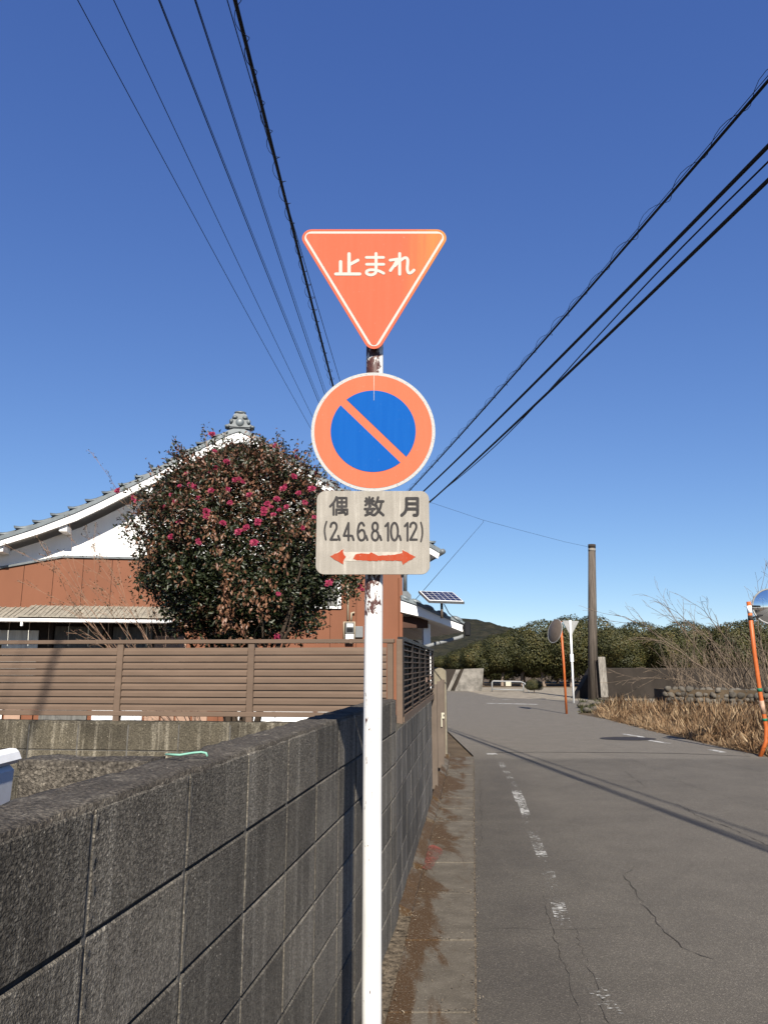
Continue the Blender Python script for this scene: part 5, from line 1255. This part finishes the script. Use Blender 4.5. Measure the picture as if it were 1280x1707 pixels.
def bare_shrub(name, label, base, stems, mat, seed, buds=True, group=None):
    random.seed(seed); root = thing(name, label, 'shrub', base, group); m = MB(); tips = []
    for (px, py, D, L, r, dpt) in stems:
        e = at(px, py, D); d = e - Vector(base); branch(m, Vector(base), d, d.length * L, r, dpt, 0.42, -0.008, 8, 2, tips, 0.045, 0.0020, 4, 0.20)
    m.build('branches', mat, root)
    if buds and tips:
        n = len(tips) * 2; cen = np.array([tuple(t[0]) for t in tips for _ in range(2)]) + RNG.normal(0, 0.012, (n, 3))
        o = place('buds', leaves('buds', cen, rdir(n), rdir(n), RNG.uniform(0.012, 0.026, n), RNG.uniform(0.008, 0.016, n), RNG.uniform(0.2, 0.7, n), 'camellia_leaf'), root); o['kind'] = 'stuff'
    return root
b = at(385, 1100, 9.6); b.z = 0.0
bare_shrub('bare_shrub', 'thin leafless shrub with tiny buds to the left of the camellia', b, [(140, 925, 9.4, 0.98, 0.006, 3), (180, 900, 9.8, 0.95, 0.006, 3), (200, 945, 9.2, 0.95, 0.006, 3), (170, 960, 9.5, 1.0, 0.006, 3), (215, 890, 9.6, 1.0, 0.006, 3), (118, 945, 9.5, 1.0, 0.006, 3), (190, 925, 9.3, 1.0, 0.005, 3)], 'twig', 5)

# ---- leafless bush over the stone wall
def bare_bush():
    random.seed(21); base = s0.lerp(s1, 0.45) + Vector((0.6, 0.9, 0.5))
    root = thing('bare_bush', 'big leafless bush arching over the rubble stone wall', 'bush', base); m = MB()
    for (bx, by, px, py, r) in ((1225, 1150, 1040, 1000, 0.030), (1215, 1150, 1098, 985, 0.028), (1250, 1150, 1120, 1000, 0.028), (1230, 1145, 1160, 1000, 0.026), (1200, 1150, 1055, 1075, 0.024), (1240, 1140, 1200, 1010, 0.028), (1265, 1150, 1170, 980, 0.030),
                                (1290, 1150, 1215, 962, 0.034), (1300, 1150, 1240, 945, 0.034), (1280, 1140, 1260, 975, 0.03), (1190, 1150, 1140, 1055, 0.022), (1180, 1148, 1120, 1085, 0.02), (1245, 1150, 1205, 1040, 0.026), (1310, 1145, 1290, 950, 0.034), (1330, 1150, 1320, 990, 0.03)):
        p = at(bx, by, s0.y + random.uniform(0.3, 1.6)); q = at(px, py, s0.y + random.uniform(-0.2, 1.6)); d = q - p
        d.z -= 0.75 if py < 985 else 0.42
        branch(m, p, d + Vector((0, 0, 0.1)), d.length * 0.98, r, 2, 0.5, -0.02, 8, 2, None, 0.075, 0.005, 5, 0.30)
    # thicket of upright suckers at its foot
    for k in range(170):
        px = random.uniform(1125, 1320); p = at(px, random.uniform(1140, 1152), s0.y + random.uniform(0.2, 1.4)); p.z = max(p.z, 0.4)
        branch(m, p, (random.gauss(-0.1, 0.35), random.gauss(0, 0.3), 1), random.uniform(0.5, 1.35), 0.009, 1, 0.5, 0.03, 4, 2, None, 0.10, 0.004, 3)
    m.build('branches', 'bark_pale', root)
bare_bush()

# ---- grove of evergreen trees, four crown shapes copied along the edge of the gravel
def crown_mesh(seed, n=24000):
    rng = np.random.default_rng(seed); rs = random.Random(seed); cen = []; nr = []
    lobes = [(rs.uniform(-0.5, 0.5), rs.uniform(-0.5, 0.5), rs.uniform(-0.34, 0.16), rs.uniform(0.42, 0.58)) for _ in range(11)] + [(0, 0, 0.12, 0.86), (0, 0, 0.12, 0.86), (0, 0, 0.12, 0.86), (0, 0, 0.1, 0.84)]
    for (x, y, z, r) in lobes:
        k = int(n / len(lobes)); d = rng.normal(size=(k, 3)); d /= np.linalg.norm(d, axis=1, keepdims=True)
        rr = r * rng.uniform(0.84, 1.03, k) ** 0.7
        bump_ = np.array([1 + 0.12 * mnoise.noise(Vector(q) * 4 + Vector((seed, x * 9, y * 9))) for q in d])
        cen.append(np.array([x, y, z]) + d * (rr * bump_)[:, None] * np.array([1, 1, 0.78])); nr.append(d)
    cen = np.vstack(cen); nr = np.vstack(nr); k = len(cen)
    ax = np.cross(nr, rng.normal(size=(k, 3))) + 0.5 * rng.normal(size=(k, 3)) * 0.6
    L_ = rng.uniform(0.032, 0.066, k)
    sh = np.array([mnoise.noise(Vector(q) * 2.3 + Vector((seed * 3.0, 0, 0))) for q in cen])
    return leaves('crown', cen, ax, nr + 0.28 * rng.normal(size=(k, 3)), L_, L_ * 0.75, np.clip(0.40 + 0.5 * sh + rng.normal(0, 0.16, k), 0, 1), 'far_leaf')
CM = [crown_mesh(s_) for s_ in (3, 8, 15, 29)]
TMs = []
for s_ in range(3):
    random.seed(60 + s_); t = MB(); branch(t, (0, 0, -0.05), (random.gauss(0, 0.06), random.gauss(0, 0.06), 1), 2.9, 0.15, 1, 0.6, 0.2, 5, 2, None, 0.09, 0.03, 6); TMs.append(t.mesh('trunk', 'bark', True))
random.seed(3)
def grove_tree(px, ptop, D, half, lab, crown_low=1.25):
    top = at(px, ptop - 5, D); k = grove_tree.k; grove_tree.k += 1
    r = thing('evergreen_tree', lab, 'tree', (top.x, D, 0), 'evergreen grove at the edge of the gravel')
    hz = (top.z - crown_low) / 2
    place('trunk', TMs[k % 3], r, Matrix.Translation((top.x, D, 0)) @ Matrix.Rotation(k * 1.9, 4, 'Z') @ Matrix.Diagonal((1, 1, (top.z * 0.55) / 2.9, 1)))
    o = place('crown', CM[k % 4], r, Matrix.Translation((top.x, D, crown_low + hz * 0.88)) @ Matrix.Rotation(k * 2.4, 4, 'Z') @ Matrix.Diagonal((half, half, hz * 1.28, 1))); o['kind'] = 'stuff'
grove_tree.k = 0
row = [(742, 1096, 66, 1.7, 'lowest yellowish tree at the left end of the grove'), (772, 1084, 64, 1.9, 'olive tree second from the left end of the grove'), (802, 1070, 63, 2.0, 'tree in the grove directly above the pale retaining wall'),
       (834, 1058, 62, 2.1, 'tree in the grove above the left end of the white barrier'), (866, 1045, 62, 2.3, 'rounded tree in the grove above the small barrier sign'), (902, 1034, 61, 2.5, 'tall rounded tree just left of the far mirror'),
       (946, 1027, 60, 2.4, 'tallest tree of the grove behind the small triangle sign'), (985, 1026, 62, 2.4, 'tree of the grove directly behind the old pole'), (1022, 1046, 58, 2.2, 'tree of the grove just right of the leaning post'), (1062, 1036, 60, 2.4, 'domed tree above the middle of the dark concrete wall'),
       (1108, 1046, 58, 2.2, 'tree above the right end of the dark concrete wall'), (1140, 1035, 60, 2.4, 'domed tree behind the arching bare branches'), (1184, 1044, 60, 2.3, 'tree behind the densest part of the bare bush'), (1226, 1036, 58, 2.4, 'tree just left of the near mirror pole'),
       (1262, 1030, 60, 2.5, 'tree partly hidden by the near mirror'), (1310, 1032, 60, 2.5, 'tree at the right edge behind the near mirror')]
for (px, py, D, hf, lab) in row: grove_tree(px, py, D, hf * (0.94 + 0.12 * random.random()), lab, random.uniform(0.7, 1.2))
back = [(760, 1090, 'olive'), (815, 1070, 'yellowish'), (870, 1052, 'dense'), (925, 1040, 'dark'), (968, 1034, 'broad'), (1005, 1046, 'low'), (1045, 1044, 'shaded'), (1090, 1044, 'leafy'), (1130, 1044, 'bushy'), (1165, 1044, 'full'), (1205, 1042, 'crowded'), (1250, 1038, 'hidden')]
nxt = ['behind the olive tree', 'above the pale retaining wall', 'above the barrier', 'left of the far mirror', 'behind the triangle sign', 'behind the old pole', 'behind the leaning post', 'above the dark concrete wall', 'behind the bush tips', 'behind the middle of the bare bush', 'behind the right of the bare bush', 'behind the near mirror pole']
for (px, py, w), nx_ in zip(back, nxt): grove_tree(px, py + 4, 71, 2.6, '%s back-row tree of the grove %s' % (w, nx_), 0.2)
for i, x in enumerate((2, 9, 16, 24)):
    D = -34; r = thing('evergreen_tree', 'hedge tree behind the camera, number %s from the road, seen only in the mirror' % ['one', 'two', 'three', 'four'][i], 'tree', (x, D, 0)); place('trunk', TMs[i % 3], r, Matrix.Translation((x, D, 0)))
    o = place('crown', CM[i], r, Matrix.Translation((x, D, 2.6)) @ Matrix.Diagonal((4.2, 3, 2.6, 1))); o['kind'] = 'stuff'
b_ = gnd(890, 1155)
sb = thing('low_bush', 'small yellow green bush beside the right end of the barrier', 'bush', b_)
o = place('foliage', CM[1], sb, Matrix.Translation((b_.x, b_.y, 0.45)) @ Matrix.Diagonal((0.55, 0.5, 0.45, 1))); o['kind'] = 'stuff'
t = MB(); random.seed(4); branch(t, (b_.x, b_.y, 0), (0, 0, 1), 0.6, 0.03, 1); t.build('stem', 'bark', sb)

# ---- dry grass on the verge
def verge():
    poly_ = [gnd(*p).to_2d() for p in ((996, 1192), (1010, 1198), (1060, 1211), (1120, 1226), (1190, 1242), (1285, 1262), (1400, 1275), (1500, 1195), (1250, 1186), (1110, 1185), (1030, 1180), (1008, 1184))]
    xs_ = [p.x for p in poly_]; ys_ = [p.y for p in poly_]
    def inside(x, y):
        c = False; j = len(poly_) - 1
        for i in range(len(poly_)):
            if (poly_[i].y > y) != (poly_[j].y > y) and x < (poly_[j].x - poly_[i].x) * (y - poly_[i].y) / (poly_[j].y - poly_[i].y) + poly_[i].x: c = not c
            j = i
        return c
    pts = []; random.seed(31)
    while len(pts) < 3000:
        x, y = random.uniform(min(xs_), max(xs_)), random.uniform(min(ys_), max(ys_))
        if inside(x, y): pts.append((x, y))
    cen, ax, nr, L_, rn = [], [], [], [], []
    for (x, y) in pts:
        k = 34; edge = x - 6.3
        h = 0.10 + 0.13 * min(1, max(0, edge / 1.8)) ; h *= 0.75 + 0.7 * max(0, mnoise.noise(Vector((x * 0.9, y * 0.9, 2))) + 0.4)
        lean = np.array([mnoise.noise(Vector((x * 0.6, y * 0.6, 0))), mnoise.noise(Vector((x * 0.6, y * 0.6, 9))), 0]) * 0.9
        cen.append(np.array([x, y, -0.03]) + RNG.normal(0, 1, (k, 3)) * np.array([0.09, 0.09, 0.0]) + np.array([0, 0, 1.0]) * RNG.uniform(0, h * 0.5, (k, 1)))
        ax.append(np.array([0, 0, 1.0]) + lean * 1.4 + RNG.normal(0, 0.75, (k, 3))); L_.append(h * np.where(RNG.random(k) < 0.12, RNG.uniform(1.3, 2.4, k), RNG.uniform(0.5, 1.2, k))); rn.append(np.clip(RNG.normal(0.52 + 0.55 * mnoise.noise(Vector((x * 0.8, y * 0.8, 4))), 0.22, k), 0, 1))
    cen, ax, L_, rn = np.vstack(cen), np.vstack(ax), np.concatenate(L_), np.concatenate(rn); n = len(cen)
    o = place('dry_grass', leaves('dry_grass', cen, ax, rdir(n), L_, RNG.uniform(0.003, 0.0065, n), rn, 'straw'))
    tag(o, 'tangled dry straw-coloured grass on the right verge', 'grass', kind='stuff')
verge()
